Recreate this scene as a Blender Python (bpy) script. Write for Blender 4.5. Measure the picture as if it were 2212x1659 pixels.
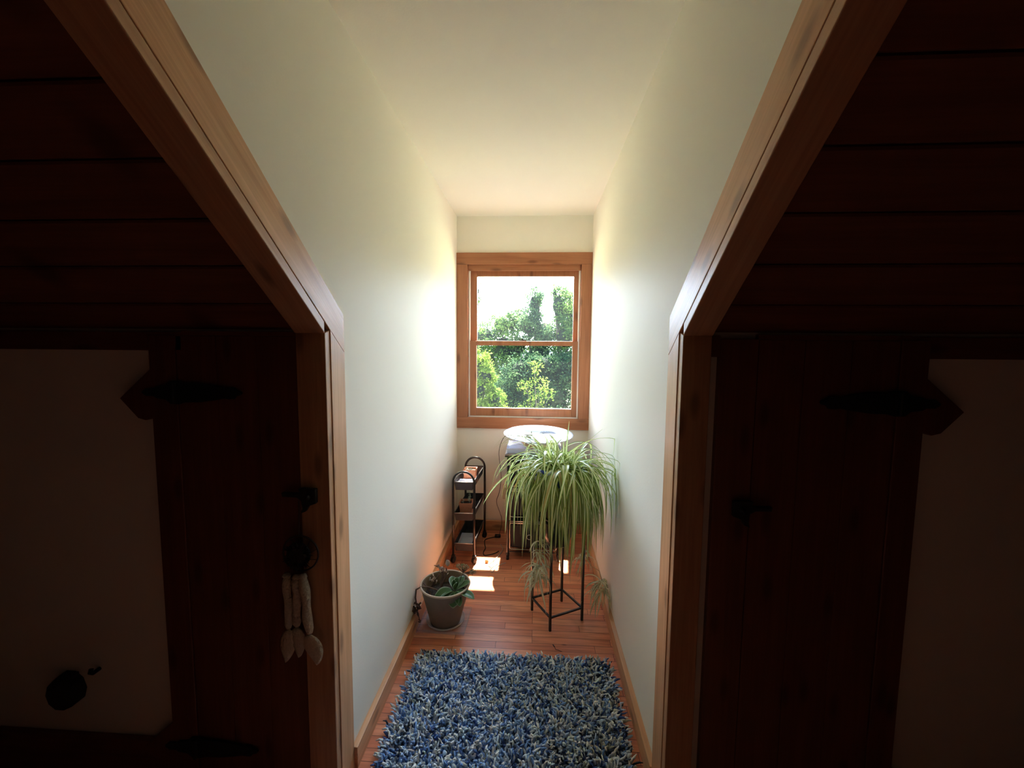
import bpy, math, random
from mathutils import Vector, Matrix
import numpy as np

for o in list(bpy.data.objects):
    bpy.data.objects.remove(o)
sc = bpy.context.scene
COL = sc.collection
H = 1.4083                    # eye height above the floor

# ---------------------------------------------------------------- camera
cam_d = bpy.data.cameras.new('camera')
cam = bpy.data.objects.new('camera', cam_d)
COL.objects.link(cam)
cam_d.sensor_fit = 'HORIZONTAL'
cam_d.sensor_width = 36.0
cam_d.lens = 893.53 / 2212 * 36.0
cam_d.clip_start = 0.02
cam_d.clip_end = 300
R_ = Vector((0.99829, 0.05783, 0.00891)).normalized()
F_ = Vector((-0.05688, 0.99481, -0.08432)).normalized()
U_ = R_.cross(F_).normalized()
R_ = F_.cross(U_).normalized()
M = Matrix((( R_.x, U_.x, -F_.x, 0), (R_.y, U_.y, -F_.y, 0), (R_.z, U_.z, -F_.z, H), (0, 0, 0, 1)))
cam.matrix_world = M
sc.camera = cam

# ---------------------------------------------------------------- sky, sun, exposure
sc.view_settings.view_transform = 'Standard'
sc.view_settings.look = 'None'
sc.view_settings.exposure = 1.75
sc.view_settings.gamma = 1.0
sc.view_settings.use_curve_mapping = False
sc.cycles.max_bounces = 16
sc.cycles.diffuse_bounces = 10
sc.cycles.glossy_bounces = 5
sc.cycles.transmission_bounces = 8
sc.cycles.transparent_max_bounces = 24
sc.cycles.sample_clamp_indirect = 6.0
sc.cycles.caustics_reflective = False
sc.cycles.caustics_refractive = False

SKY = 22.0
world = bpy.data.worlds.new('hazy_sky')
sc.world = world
world.use_nodes = True
wn = world.node_tree.nodes
wl = world.node_tree.links
wn.clear()
wo = wn.new('ShaderNodeOutputWorld')
wb = wn.new('ShaderNodeBackground')
wtc = wn.new('ShaderNodeTexCoord')
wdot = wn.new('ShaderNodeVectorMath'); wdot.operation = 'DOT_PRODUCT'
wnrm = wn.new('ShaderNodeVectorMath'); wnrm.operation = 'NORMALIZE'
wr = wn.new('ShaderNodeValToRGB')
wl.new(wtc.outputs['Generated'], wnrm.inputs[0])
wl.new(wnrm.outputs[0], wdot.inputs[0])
wdot.inputs[1].default_value = (0.0, math.cos(math.radians(17)), math.sin(math.radians(17)))   # added bright sky lobe, shaped to send light deep into the dormer
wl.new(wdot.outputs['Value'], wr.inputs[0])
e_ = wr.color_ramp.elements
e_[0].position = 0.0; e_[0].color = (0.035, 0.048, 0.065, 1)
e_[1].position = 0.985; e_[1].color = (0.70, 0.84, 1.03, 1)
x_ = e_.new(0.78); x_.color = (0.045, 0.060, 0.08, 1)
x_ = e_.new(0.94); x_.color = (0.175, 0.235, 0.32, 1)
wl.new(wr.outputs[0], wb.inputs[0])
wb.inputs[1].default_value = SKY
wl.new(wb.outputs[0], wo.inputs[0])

sun_d = bpy.data.lights.new('sun', 'SUN')
sun = bpy.data.objects.new('sun', sun_d)
COL.objects.link(sun)
sun_d.energy = 22.0
sun_d.color = (1.0, 0.93, 0.82)
sun_d.angle = math.radians(0.9)
sun.rotation_mode = 'QUATERNION'
sun.rotation_quaternion = Vector((-0.042, -0.475, -1.0)).normalized().to_track_quat('-Z', 'Y')
sun.location = (0, 8, 12)

pd = bpy.data.lights.new('window_portal', 'AREA')     # sampling guide for the sky at the window
portal = bpy.data.objects.new('window_portal', pd)
COL.objects.link(portal)
pd.shape = 'RECTANGLE'
pd.size = 0.86
pd.size_y = 1.18
pd.cycles.is_portal = True
portal.location = (-0.094, 3.26, 1.457)
portal.rotation_euler = (math.radians(-90), 0, 0)

# ---------------------------------------------------------------- material helpers
def newmat(name):
    m = bpy.data.materials.new(name)
    m.use_nodes = True
    return m, m.node_tree.nodes, m.node_tree.links, m.node_tree.nodes['Principled BSDF']

def plain(name, col, rough=0.5, metal=0.0, spec=0.5, trans=0.0, bump=0, bscale=50, var=0.0, coat=0):
    m, n, l, b = newmat(name)
    b.inputs['Base Color'].default_value = (*col, 1)
    b.inputs['Roughness'].default_value = rough
    b.inputs['Metallic'].default_value = metal
    b.inputs['Specular IOR Level'].default_value = spec
    b.inputs['Transmission Weight'].default_value = trans
    b.inputs['Coat Weight'].default_value = coat
    if bump or var:
        tc = n.new('ShaderNodeTexCoord')
        nz = n.new('ShaderNodeTexNoise')
        nz.inputs['Scale'].default_value = bscale
        nz.inputs['Detail'].default_value = 4
        l.new(tc.outputs['Object'], nz.inputs['Vector'])
    if bump:
        bp = n.new('ShaderNodeBump')
        bp.inputs['Strength'].default_value = bump
        bp.inputs['Distance'].default_value = 0.01
        l.new(nz.outputs['Fac'], bp.inputs['Height'])
        l.new(bp.outputs[0], b.inputs['Normal'])
    if var:
        mx = n.new('ShaderNodeMix')
        mx.data_type = 'RGBA'
        mx.inputs[6].default_value = (*[c * (1 - var) for c in col], 1)
        mx.inputs[7].default_value = (*[min(1, c * (1 + var)) for c in col], 1)
        l.new(nz.outputs['Fac'], mx.inputs[0])
        l.new(mx.outputs[2], b.inputs['Base Color'])
    return m

def pine(name, col, dark, axis='X', rough=0.42, knots=True, coat=0.0):
    """stained knotty pine, grain running along the object's axis"""
    m, n, l, b = newmat(name)
    tc = n.new('ShaderNodeTexCoord')
    oi = n.new('ShaderNodeObjectInfo')
    add = n.new('ShaderNodeVectorMath'); add.operation = 'ADD'
    mul = n.new('ShaderNodeVectorMath'); mul.operation = 'SCALE'
    comb = n.new('ShaderNodeCombineXYZ')
    for i in range(3):
        l.new(oi.outputs['Random'], comb.inputs[i])
    l.new(comb.outputs[0], mul.inputs[0]); mul.inputs['Scale'].default_value = 7.0
    l.new(tc.outputs['Object'], add.inputs[0]); l.new(mul.outputs[0], add.inputs[1])
    def mapped(s_long, s_cross):
        mp = n.new('ShaderNodeMapping')
        v = [s_cross] * 3
        v['XYZ'.index(axis)] = s_long
        mp.inputs['Scale'].default_value = v
        l.new(add.outputs[0], mp.inputs[0])
        return mp
    g1 = n.new('ShaderNodeTexNoise'); g1.inputs['Scale'].default_value = 1.0
    g1.inputs['Detail'].default_value = 5; g1.inputs['Distortion'].default_value = 0.6
    l.new(mapped(1.6, 26).outputs[0], g1.inputs['Vector'])
    g2 = n.new('ShaderNodeTexNoise'); g2.inputs['Scale'].default_value = 1.0
    g2.inputs['Detail'].default_value = 3
    l.new(mapped(6, 160).outputs[0], g2.inputs['Vector'])
    r1 = n.new('ShaderNodeValToRGB')
    r1.color_ramp.elements[0].position = 0.25; r1.color_ramp.elements[0].color = (*dark, 1)
    r1.color_ramp.elements[1].position = 0.72; r1.color_ramp.elements[1].color = (*col, 1)
    l.new(g1.outputs['Fac'], r1.inputs[0])
    mx = n.new('ShaderNodeMix'); mx.data_type = 'RGBA'; mx.blend_type = 'MULTIPLY'
    r2 = n.new('ShaderNodeValToRGB')
    r2.color_ramp.elements[0].position = 0.3; r2.color_ramp.elements[0].color = (0.8, 0.76, 0.72, 1)
    r2.color_ramp.elements[1].position = 0.65; r2.color_ramp.elements[1].color = (1, 1, 1, 1)
    l.new(g2.outputs['Fac'], r2.inputs[0])
    mx.inputs[0].default_value = 0.8
    l.new(r1.outputs[0], mx.inputs[6]); l.new(r2.outputs[0], mx.inputs[7])
    out = mx.outputs[2]
    if knots:
        vo = n.new('ShaderNodeTexVoronoi'); vo.inputs['Scale'].default_value = 1.0
        vo.voronoi_dimensions = '2D'
        sx = n.new('ShaderNodeSeparateXYZ'); l.new(mapped(4.0, 12).outputs[0], sx.inputs[0])
        others = [c for c in 'XYZ' if c != axis]
        su = n.new('ShaderNodeMath'); su.operation = 'ADD'
        l.new(sx.outputs[others[0]], su.inputs[0]); l.new(sx.outputs[others[1]], su.inputs[1])
        cv = n.new('ShaderNodeCombineXYZ'); l.new(sx.outputs[axis], cv.inputs[0]); l.new(su.outputs[0], cv.inputs[1])
        l.new(cv.outputs[0], vo.inputs['Vector'])
        kr = n.new('ShaderNodeValToRGB')
        kr.color_ramp.elements[0].position = 0.07; kr.color_ramp.elements[0].color = (1, 1, 1, 1)
        kr.color_ramp.elements[1].position = 0.20; kr.color_ramp.elements[1].color = (0, 0, 0, 1)
        l.new(vo.outputs['Distance'], kr.inputs[0])
        sp = n.new('ShaderNodeSeparateColor'); l.new(vo.outputs['Color'], sp.inputs[0])
        gt = n.new('ShaderNodeMath'); gt.operation = 'GREATER_THAN'; gt.inputs[1].default_value = 0.45
        l.new(sp.outputs[0], gt.inputs[0])
        mu = n.new('ShaderNodeMath'); mu.operation = 'MULTIPLY'
        l.new(gt.outputs[0], mu.inputs[0]); l.new(kr.outputs[0], mu.inputs[1])
        mu2 = n.new('ShaderNodeMath'); mu2.operation = 'MULTIPLY'; mu2.inputs[1].default_value = 0.6
        l.new(mu.outputs[0], mu2.inputs[0])
        m3 = n.new('ShaderNodeMix'); m3.data_type = 'RGBA'
        m3.inputs[7].default_value = (*[d * 0.28 for d in dark], 1)
        l.new(mu2.outputs[0], m3.inputs[0]); l.new(out, m3.inputs[6])
        out = m3.outputs[2]
    l.new(out, b.inputs['Base Color'])
    b.inputs['Roughness'].default_value = rough
    b.inputs['Coat Weight'].default_value = coat
    bp = n.new('ShaderNodeBump'); bp.inputs['Strength'].default_value = 0.12
    bp.inputs['Distance'].default_value = 0.002
    l.new(g2.outputs['Fac'], bp.inputs['Height']); l.new(bp.outputs[0], b.inputs['Normal'])
    return m

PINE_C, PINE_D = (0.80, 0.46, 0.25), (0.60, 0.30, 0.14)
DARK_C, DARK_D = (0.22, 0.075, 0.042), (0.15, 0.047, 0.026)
M_PZ_SHADE = pine('shade_casing_pine_z', (.64, .37, .20), (.48, .24, .12), 'Z')  # same pine as the jambs, room-side shade put into its colour
M_PX = pine('stained_pine_x', PINE_C, PINE_D, 'X')
M_PY = pine('stained_pine_y', PINE_C, PINE_D, 'Y')
M_PZ = pine('stained_pine_z', PINE_C, PINE_D, 'Z')
M_WX = pine('window_pine_x', (0.46, 0.19, 0.09), (0.34, 0.125, 0.055), 'X')
M_WZ = pine('window_pine_z', (0.46, 0.19, 0.09), (0.34, 0.125, 0.055), 'Z')
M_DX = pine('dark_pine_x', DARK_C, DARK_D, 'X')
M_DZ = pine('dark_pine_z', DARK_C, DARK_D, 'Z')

def wallmat():
    m, n, l, b = newmat('cream_wall_paint')
    tc = n.new('ShaderNodeTexCoord')
    nz = n.new('ShaderNodeTexNoise'); nz.inputs['Scale'].default_value = 2.2; nz.inputs['Detail'].default_value = 3
    l.new(tc.outputs['Object'], nz.inputs['Vector'])
    mx = n.new('ShaderNodeMix'); mx.data_type = 'RGBA'
    mx.inputs[6].default_value = (0.875, 0.85, 0.75, 1)
    mx.inputs[7].default_value = (0.89, 0.87, 0.785, 1)
    l.new(nz.outputs['Fac'], mx.inputs[0]); l.new(mx.outputs[2], b.inputs['Base Color'])
    b.inputs['Roughness'].default_value = 0.6
    b.inputs['Specular IOR Level'].default_value = 0.10
    n2 = n.new('ShaderNodeTexNoise'); n2.inputs['Scale'].default_value = 160; n2.inputs['Detail'].default_value = 2
    n3 = n.new('ShaderNodeTexNoise'); n3.inputs['Scale'].default_value = 5; n3.inputs['Detail'].default_value = 2
    l.new(tc.outputs['Object'], n2.inputs['Vector']); l.new(tc.outputs['Object'], n3.inputs['Vector'])
    ma = n.new('ShaderNodeMath'); ma.operation = 'MULTIPLY_ADD'; ma.inputs[1].default_value = 6.0
    l.new(n3.outputs['Fac'], ma.inputs[0]); l.new(n2.outputs['Fac'], ma.inputs[2])
    bp = n.new('ShaderNodeBump'); bp.inputs['Strength'].default_value = 0.12; bp.inputs['Distance'].default_value = 0.002
    l.new(ma.outputs[0], bp.inputs['Height']); l.new(bp.outputs[0], b.inputs['Normal'])
    return m
M_WALL = wallmat()

M_ROOM = plain('beige_room_paint', (.20, .165, .13), .8)

def floormat():
    m, n, l, b = newmat('cherry_plank_floor')
    tc = n.new('ShaderNodeTexCoord')
    br = n.new('ShaderNodeTexBrick')
    br.offset = 0.37; br.offset_frequency = 3; br.squash = 0.8; br.squash_frequency = 2
    br.inputs['Color1'].default_value = (0, 0, 0, 1)
    br.inputs['Color2'].default_value = (1, 1, 1, 1)
    br.inputs['Mortar'].default_value = (0.5, 0.5, 0.5, 1)
    br.inputs['Scale'].default_value = 1.0
    br.inputs['Mortar Size'].default_value = 0.0011
    br.inputs['Mortar Smooth'].default_value = 0.3
    br.inputs['Brick Width'].default_value = 0.47
    br.inputs['Row Height'].default_value = 0.047
    l.new(tc.outputs['Object'], br.inputs['Vector'])
    ramp = n.new('ShaderNodeValToRGB')
    e = ramp.color_ramp.elements
    e[0].position = 0.0; e[0].color = (0.60, 0.19, 0.095, 1)
    e[1].position = 1.0; e[1].color = (0.86, 0.38, 0.21, 1)
    x = ramp.color_ramp.elements.new(0.5); x.color = (0.74, 0.27, 0.14, 1)
    l.new(br.outputs['Color'], ramp.inputs[0])
    mp = n.new('ShaderNodeMapping'); mp.inputs['Scale'].default_value = (5, 60, 1)
    l.new(tc.outputs['Object'], mp.inputs[0])
    # shift grain per plank
    sc_ = n.new('ShaderNodeVectorMath'); sc_.operation = 'SCALE'; sc_.inputs['Scale'].default_value = 40
    l.new(br.outputs['Color'], sc_.inputs[0])
    ad = n.new('ShaderNodeVectorMath'); ad.operation = 'ADD'
    l.new(mp.outputs[0], ad.inputs[0]); l.new(sc_.outputs[0], ad.inputs[1])
    g = n.new('ShaderNodeTexNoise'); g.inputs['Scale'].default_value = 1; g.inputs['Detail'].default_value = 5
    g.inputs['Distortion'].default_value = 0.8
    l.new(ad.outputs[0], g.inputs['Vector'])
    gr = n.new('ShaderNodeValToRGB')
    gr.color_ramp.elements[0].position = 0.3; gr.color_ramp.elements[0].color = (0.72, 0.66, 0.62, 1)
    gr.color_ramp.elements[1].position = 0.65; gr.color_ramp.elements[1].color = (1.05, 1.05, 1.05, 1)
    l.new(g.outputs['Fac'], gr.inputs[0])
    mx = n.new('ShaderNodeMix'); mx.data_type = 'RGBA'; mx.blend_type = 'MULTIPLY'; mx.inputs[0].default_value = 1
    l.new(ramp.outputs[0], mx.inputs[6]); l.new(gr.outputs[0], mx.inputs[7])
    # knots
    mk = n.new('ShaderNodeMapping'); mk.inputs['Scale'].default_value = (5.5, 14, 1)
    l.new(tc.outputs['Object'], mk.inputs[0])
    vo = n.new('ShaderNodeTexVoronoi'); vo.inputs['Scale'].default_value = 1.0
    l.new(mk.outputs[0], vo.inputs['Vector'])
    kr = n.new('ShaderNodeValToRGB')
    kr.color_ramp.elements[0].position = 0.04; kr.color_ramp.elements[0].color = (1, 1, 1, 1)
    kr.color_ramp.elements[1].position = 0.11; kr.color_ramp.elements[1].color = (0, 0, 0, 1)
    l.new(vo.outputs['Distance'], kr.inputs[0])
    sp = n.new('ShaderNodeSeparateColor'); l.new(vo.outputs['Color'], sp.inputs[0])
    gt = n.new('ShaderNodeMath'); gt.operation = 'GREATER_THAN'; gt.inputs[1].default_value = 0.7
    l.new(sp.outputs[0], gt.inputs[0])
    mu = n.new('ShaderNodeMath'); mu.operation = 'MULTIPLY'
    l.new(gt.outputs[0], mu.inputs[0]); l.new(kr.outputs[0], mu.inputs[1])
    m2 = n.new('ShaderNodeMix'); m2.data_type = 'RGBA'
    m2.inputs[7].default_value = (0.09, 0.03, 0.02, 1)
    l.new(mu.outputs[0], m2.inputs[0]); l.new(mx.outputs[2], m2.inputs[6])
    # seams
    m3 = n.new('ShaderNodeMix'); m3.data_type = 'RGBA'
    m3.inputs[7].default_value = (0.10, 0.03, 0.015, 1)
    l.new(br.outputs['Fac'], m3.inputs[0]); l.new(m2.outputs[2], m3.inputs[6])
    l.new(m3.outputs[2], b.inputs['Base Color'])
    b.inputs['Roughness'].default_value = 0.36
    b.inputs['Specular IOR Level'].default_value = 0.35
    bp = n.new('ShaderNodeBump'); bp.inputs['Strength'].default_value = 0.35; bp.inputs['Distance'].default_value = 0.0015
    inv = n.new('ShaderNodeMath'); inv.operation = 'MULTIPLY_ADD'; inv.inputs[1].default_value = -3.0
    l.new(br.outputs['Fac'], inv.inputs[0]); l.new(g.outputs['Fac'], inv.inputs[2])
    l.new(inv.outputs[0], bp.inputs['Height']); l.new(bp.outputs[0], b.inputs['Normal'])
    return m
M_FLOOR = floormat()

def glassmat(name, veil, tint=(1, 1, 1), glossy=0.08):
    """thin window glass: clear, a little reflective, with a translucent veil standing in for camera glare from the sky"""
    m = bpy.data.materials.new(name); m.use_nodes = True
    n, l = m.node_tree.nodes, m.node_tree.links
    n.clear()
    out = n.new('ShaderNodeOutputMaterial')
    tr = n.new('ShaderNodeBsdfTransparent'); tr.inputs[0].default_value = (*tint, 1)
    gl = n.new('ShaderNodeBsdfGlossy'); gl.inputs['Roughness'].default_value = 0.02
    fr = n.new('ShaderNodeFresnel'); fr.inputs['IOR'].default_value = 1.35
    m1 = n.new('ShaderNodeMixShader')
    l.new(fr.outputs[0], m1.inputs[0]); l.new(tr.outputs[0], m1.inputs[1]); l.new(gl.outputs[0], m1.inputs[2])
    tl = n.new('ShaderNodeBsdfTranslucent'); tl.inputs[0].default_value = (0.85, 0.95, 1.0, 1)  # pale layer puts the sky's glare haze into the pane
    m2 = n.new('ShaderNodeMixShader')
    if veil:
        tc = n.new('ShaderNodeTexCoord')
        nz = n.new('ShaderNodeTexNoise'); nz.inputs['Scale'].default_value = 3; nz.inputs['Detail'].default_value = 3
        l.new(tc.outputs['Object'], nz.inputs['Vector'])
        mr = n.new('ShaderNodeMapRange')
        mr.inputs['To Min'].default_value = veil * 0.6; mr.inputs['To Max'].default_value = veil * 1.4
        l.new(nz.outputs['Fac'], mr.inputs['Value']); l.new(mr.outputs[0], m2.inputs[0])
    else:
        m2.inputs[0].default_value = 0
    l.new(m1.outputs[0], m2.inputs[1]); l.new(tl.outputs[0], m2.inputs[2])
    l.new(m2.outputs[0], out.inputs['Surface'])
    return m
M_GL_UP = glassmat('glare_veil_glass', 0.007)
M_GL_LO = glassmat('screened_glass', 0.005, (0.80, 0.84, 0.84))

def leafmat(name, c1, c2, transl=0.4, attr='tone', rough=0.5, c3=None, spec=0.3):
    """leaf colour picked by each leaf's own tone value; optional pale mid-stripe from the 'across' value"""
    m = bpy.data.materials.new(name); m.use_nodes = True
    n, l = m.node_tree.nodes, m.node_tree.links
    n.clear()
    out = n.new('ShaderNodeOutputMaterial')
    at = n.new('ShaderNodeAttribute'); at.attribute_name = attr
    mx = n.new('ShaderNodeMix'); mx.data_type = 'RGBA'
    mx.inputs[6].default_value = (*c1, 1); mx.inputs[7].default_value = (*c2, 1)
    l.new(at.outputs['Fac'], mx.inputs[0])
    col = mx.outputs[2]
    if c3:
        a2 = n.new('ShaderNodeAttribute'); a2.attribute_name = 'across'
        ab = n.new('ShaderNodeMath'); ab.operation = 'ABSOLUTE'; l.new(a2.outputs['Fac'], ab.inputs[0])
        rp = n.new('ShaderNodeValToRGB')
        rp.color_ramp.elements[0].position = 0.30; rp.color_ramp.elements[0].color = (1, 1, 1, 1)
        rp.color_ramp.elements[1].position = 0.46; rp.color_ramp.elements[1].color = (0, 0, 0, 1)
        l.new(ab.outputs[0], rp.inputs[0])
        m4 = n.new('ShaderNodeMix'); m4.data_type = 'RGBA'; m4.inputs[7].default_value = (*c3, 1)
        l.new(rp.outputs[0], m4.inputs[0]); l.new(col, m4.inputs[6])
        col = m4.outputs[2]
    pb = n.new('ShaderNodeBsdfPrincipled'); pb.inputs['Roughness'].default_value = rough; pb.inputs['Specular IOR Level'].default_value = spec
    l.new(col, pb.inputs['Base Color'])
    tl = n.new('ShaderNodeBsdfTranslucent'); l.new(col, tl.inputs[0])
    ms = n.new('ShaderNodeMixShader'); ms.inputs[0].default_value = transl
    l.new(pb.outputs[0], ms.inputs[1]); l.new(tl.outputs[0], ms.inputs[2])
    l.new(ms.outputs[0], out.inputs[0])
    return m

def attrmat(name, rough=0.9, attr='tint'):
    m, n, l, b = newmat(name)
    at = n.new('ShaderNodeAttribute'); at.attribute_name = attr
    l.new(at.outputs['Color'], b.inputs['Base Color'])
    b.inputs['Roughness'].default_value = rough
    b.inputs['Specular IOR Level'].default_value = 0.15
    return m

M_BLACK = plain('black_enamel', (0.018, 0.015, 0.014), 0.32)
M_IRON = plain('black_iron', (0.008, 0.008, 0.009), 0.6, bump=0.4, bscale=90)
M_RUBBER = plain('black_rubber', (0.015, 0.014, 0.014), 0.75)
M_FABRIC = plain('black_drawer_plastic', (0.009, 0.009, 0.011), 0.6)
M_CHROME = plain('satin_wire', (0.62, 0.60, 0.58), 0.3, metal=0.9)
M_TOP = plain('grey_laminate', (0.34, 0.29, 0.27), 0.3)
M_TERRA = plain('terracotta', (0.60, 0.24, 0.13), 0.85, bump=0.3, bscale=80, var=0.15)
M_SOIL = plain('potting_soil', (0.05, 0.033, 0.022), 0.95, bump=1.0, bscale=90, var=0.5)
M_STONEWARE = plain('brown_stoneware', (0.20, 0.17, 0.13), 0.62, bump=0.15, bscale=30, var=0.15)
M_RIM = plain('pale_clay_rim', (0.56, 0.44, 0.33), 0.7)
M_PLATE = plain('beige_plastic', (0.66, 0.56, 0.42), 0.4)
M_VINYL = plain('white_vinyl', (0.82, 0.80, 0.75), 0.4)
M_BRONZE = plain('bronze_metal', (0.06, 0.045, 0.035), 0.4, metal=0.6)
M_CORD = plain('brown_cord', (0.035, 0.02, 0.015), 0.5)
M_SILVER = plain('silver_cable', (0.55, 0.53, 0.50), 0.4, metal=0.3)
M_YARN = plain('cream_yarn', (0.62, 0.55, 0.42), 0.95, bump=1.0, bscale=120)
M_DRIED = plain('withered_stem', (0.16, 0.10, 0.075), 0.9, bump=0.5, bscale=60, var=0.4)
M_WITHER = plain('withered_leaf', (0.45, 0.36, 0.31), 0.9, var=0.3, bscale=40)
M_GREYBOX = plain('grey_green_plastic', (0.20, 0.22, 0.17), 0.5)
M_BLUE = None

def clearmat(name, col=(0.95, 0.96, 0.97), a=0.35, rough=0.1):
    m = bpy.data.materials.new(name); m.use_nodes = True
    n, l = m.node_tree.nodes, m.node_tree.links
    n.clear()
    out = n.new('ShaderNodeOutputMaterial')
    tr = n.new('ShaderNodeBsdfTransparent'); tr.inputs[0].default_value = (*col, 1)
    pb = n.new('ShaderNodeBsdfPrincipled'); pb.inputs['Base Color'].default_value = (*col, 1)
    pb.inputs['Roughness'].default_value = rough
    ms = n.new('ShaderNodeMixShader'); ms.inputs[0].default_value = a
    l.new(tr.outputs[0], ms.inputs[1]); l.new(pb.outputs[0], ms.inputs[2])
    l.new(ms.outputs[0], out.inputs[0])
    return m
M_ACRYL = clearmat('clear_acrylic', (0.93, 0.92, 0.93), 0.12, 0.10)
M_FROST = clearmat('frosted_plastic', (0.84, 0.86, 0.93), 0.62, 0.25)
M_MESH = clearmat('dark_shelf_mesh', (0.12, 0.12, 0.13), 0.42, 0.35)

# ---------------------------------------------------------------- mesh builder
ROOT = {}       # object name -> world origin of its thing

class MB:
    def __init__(s):
        s.v = []; s.f = []; s.a = {}; s.m = []
    def add(s, verts, faces, mat=0, **attrs):
        o = len(s.v)
        s.v += [tuple(p) for p in verts]
        s.f += [tuple(i + o for i in f) for f in faces]
        s.m += [mat] * len(faces)
        for k, val in attrs.items():
            d = s.a.setdefault(k, {})
            for i in range(len(verts)):
                d[o + i] = val[i] if isinstance(val, list) else val
        return s
    def box(s, lo, hi, mat=0, M=None):
        (x0, y0, z0), (x1, y1, z1) = lo, hi
        vs = [Vector((x, y, z)) for x in (x0, x1) for y in (y0, y1) for z in (z0, z1)]
        if M is not None:
            vs = [M @ p for p in vs]
        return s.add(vs, [(0, 1, 3, 2), (4, 6, 7, 5), (0, 4, 5, 1), (2, 3, 7, 6), (0, 2, 6, 4), (1, 5, 7, 3)], mat)
    def prism(s, poly, axis, a0, a1, mat=0):
        """extrude a 2D polygon along axis ('X': poly is (y,z); 'Y': (x,z); 'Z': (x,y))"""
        def P(p, a):
            return {'X': (a, p[0], p[1]), 'Y': (p[0], a, p[1]), 'Z': (p[0], p[1], a)}[axis]
        n = len(poly)
        vs = [P(p, a0) for p in poly] + [P(p, a1) for p in poly]
        fs = [tuple(range(n))[::-1], tuple(range(n, 2 * n))]
        fs += [(i, (i + 1) % n, n + (i + 1) % n, n + i) for i in range(n)]
        return s.add(vs, fs, mat)
    def tube(s, pts, r, seg=8, closed=False, mat=0, flat=1.0, caps=True, **attrs):
        pts = [Vector(p) for p in pts]
        n = len(pts)
        rs = r if isinstance(r, (list, tuple)) else [r] * n
        up = None; vs = []
        for i, p in enumerate(pts):
            a = pts[(i - 1) % n] if (closed or i > 0) else p
            b = pts[(i + 1) % n] if (closed or i < n - 1) else p
            t = (b - a)
            if t.length < 1e-9: t = Vector((0, 0, 1))
            t.normalize()
            if up is None:
                up = Vector((0, 0, 1)) if abs(t.z) < 0.9 else Vector((1, 0, 0))
            u = up - t * up.dot(t)
            if u.length < 1e-6: u = t.orthogonal()
            u.normalize(); w = t.cross(u); up = u
            for k in range(seg):
                an = 2 * math.pi * k / seg
                vs.append(p + (u * math.cos(an) * flat + w * math.sin(an)) * rs[i])
        fs = []
        m_ = n if closed else n - 1
        for i in range(m_):
            j = (i + 1) % n
            for k in range(seg):
                k2 = (k + 1) % seg
                fs.append((i * seg + k, i * seg + k2, j * seg + k2, j * seg + k))
        if not closed and caps:
            fs.append(tuple(range(seg))[::-1]); fs.append(tuple((n - 1) * seg + k for k in range(seg)))
        return s.add(vs, fs, mat, **attrs)
    def lathe(s, prof, c=(0, 0, 0), seg=40, mat=0, M=None, mats=None):
        """profile list of (r,z), revolved round the z axis through c"""
        vs = []; c = Vector(c)
        for r, z in prof:
            for k in range(seg):
                an = 2 * math.pi * k / seg
                p = Vector((r * math.cos(an), r * math.sin(an), z))
                if M is not None: p = M @ p
                vs.append(c + p)
        for i in range(len(prof) - 1):
            fs = []
            for k in range(seg):
                k2 = (k + 1) % seg
                fs.append((i * seg + k, i * seg + k2, (i + 1) * seg + k2, (i + 1) * seg + k))
            if i == 0:
                s.add(vs, [])
                base = len(s.v) - len(vs)
            s.f += [tuple(q + base for q in f) for f in fs]
            s.m += [mats[i] if mats else mat] * len(fs)
        return s
    def blob(s, c, r, mat=0, seg=10, jit=0.0, rnd=None, **attrs):
        c = Vector(c); r = r if isinstance(r, (list, tuple)) else (r, r, r)
        vs = []; fs = []; rings = seg // 2
        for i in range(rings + 1):
            th = math.pi * i / rings
            for k in range(seg):
                ph = 2 * math.pi * k / seg
                q = 1 + (rnd.uniform(-jit, jit) if rnd else 0)
                vs.append(c + Vector((math.sin(th) * math.cos(ph) * r[0], math.sin(th) * math.sin(ph) * r[1], math.cos(th) * r[2])) * q)
        for i in range(rings):
            for k in range(seg):
                k2 = (k + 1) % seg
                fs.append((i * seg + k, (i + 1) * seg + k, (i + 1) * seg + k2, i * seg + k2))
        return s.add(vs, fs, mat, **attrs)
    def build(s, name, mats, parent=None, loc=None, smooth=False, bevel=0.0, origin=None, rot=None):
        """loc: world position of the new object's origin (top level); parts share their thing's origin"""
        me = bpy.data.meshes.new(name)
        if parent is not None:
            org = ROOT[parent.name]
        else:
            org = Vector(loc) if loc is not None else Vector((0, 0, 0))
        Rm = Matrix.Identity(3)
        if rot is not None:
            Rm = rot.to_3x3()
        Ri = Rm.inverted()
        me.from_pydata([tuple(Ri @ (Vector(p) - org)) for p in s.v], [], s.f)
        if not isinstance(mats, (list, tuple)): mats = [mats]
        for m in mats: me.materials.append(m)
        if len(mats) > 1:
            me.polygons.foreach_set('material_index', s.m)
        if smooth:
            me.polygons.foreach_set('use_smooth', [True] * len(me.polygons))
        for k, d in s.a.items():
            vals = [d.get(i, 0.0) for i in range(len(s.v))]
            if any(isinstance(x, (tuple, list)) for x in vals[:1] + vals[-1:]):
                at = me.attributes.new(k, 'FLOAT_COLOR', 'POINT')
                flat = []
                for x in vals: flat += [*x, 1.0] if isinstance(x, (tuple, list)) else [0, 0, 0, 1]
                at.data.foreach_set('color', flat)
            else:
                at = me.attributes.new(k, 'FLOAT', 'POINT')
                at.data.foreach_set('value', vals)
        me.validate(); me.update()
        o = bpy.data.objects.new(name, me)
        COL.objects.link(o)
        if parent is not None:
            o.parent = parent
            ROOT[o.name] = org
        else:
            o.location = org
            if rot is not None: o.rotation_euler = Rm.to_euler()
            ROOT[o.name] = org
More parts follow.
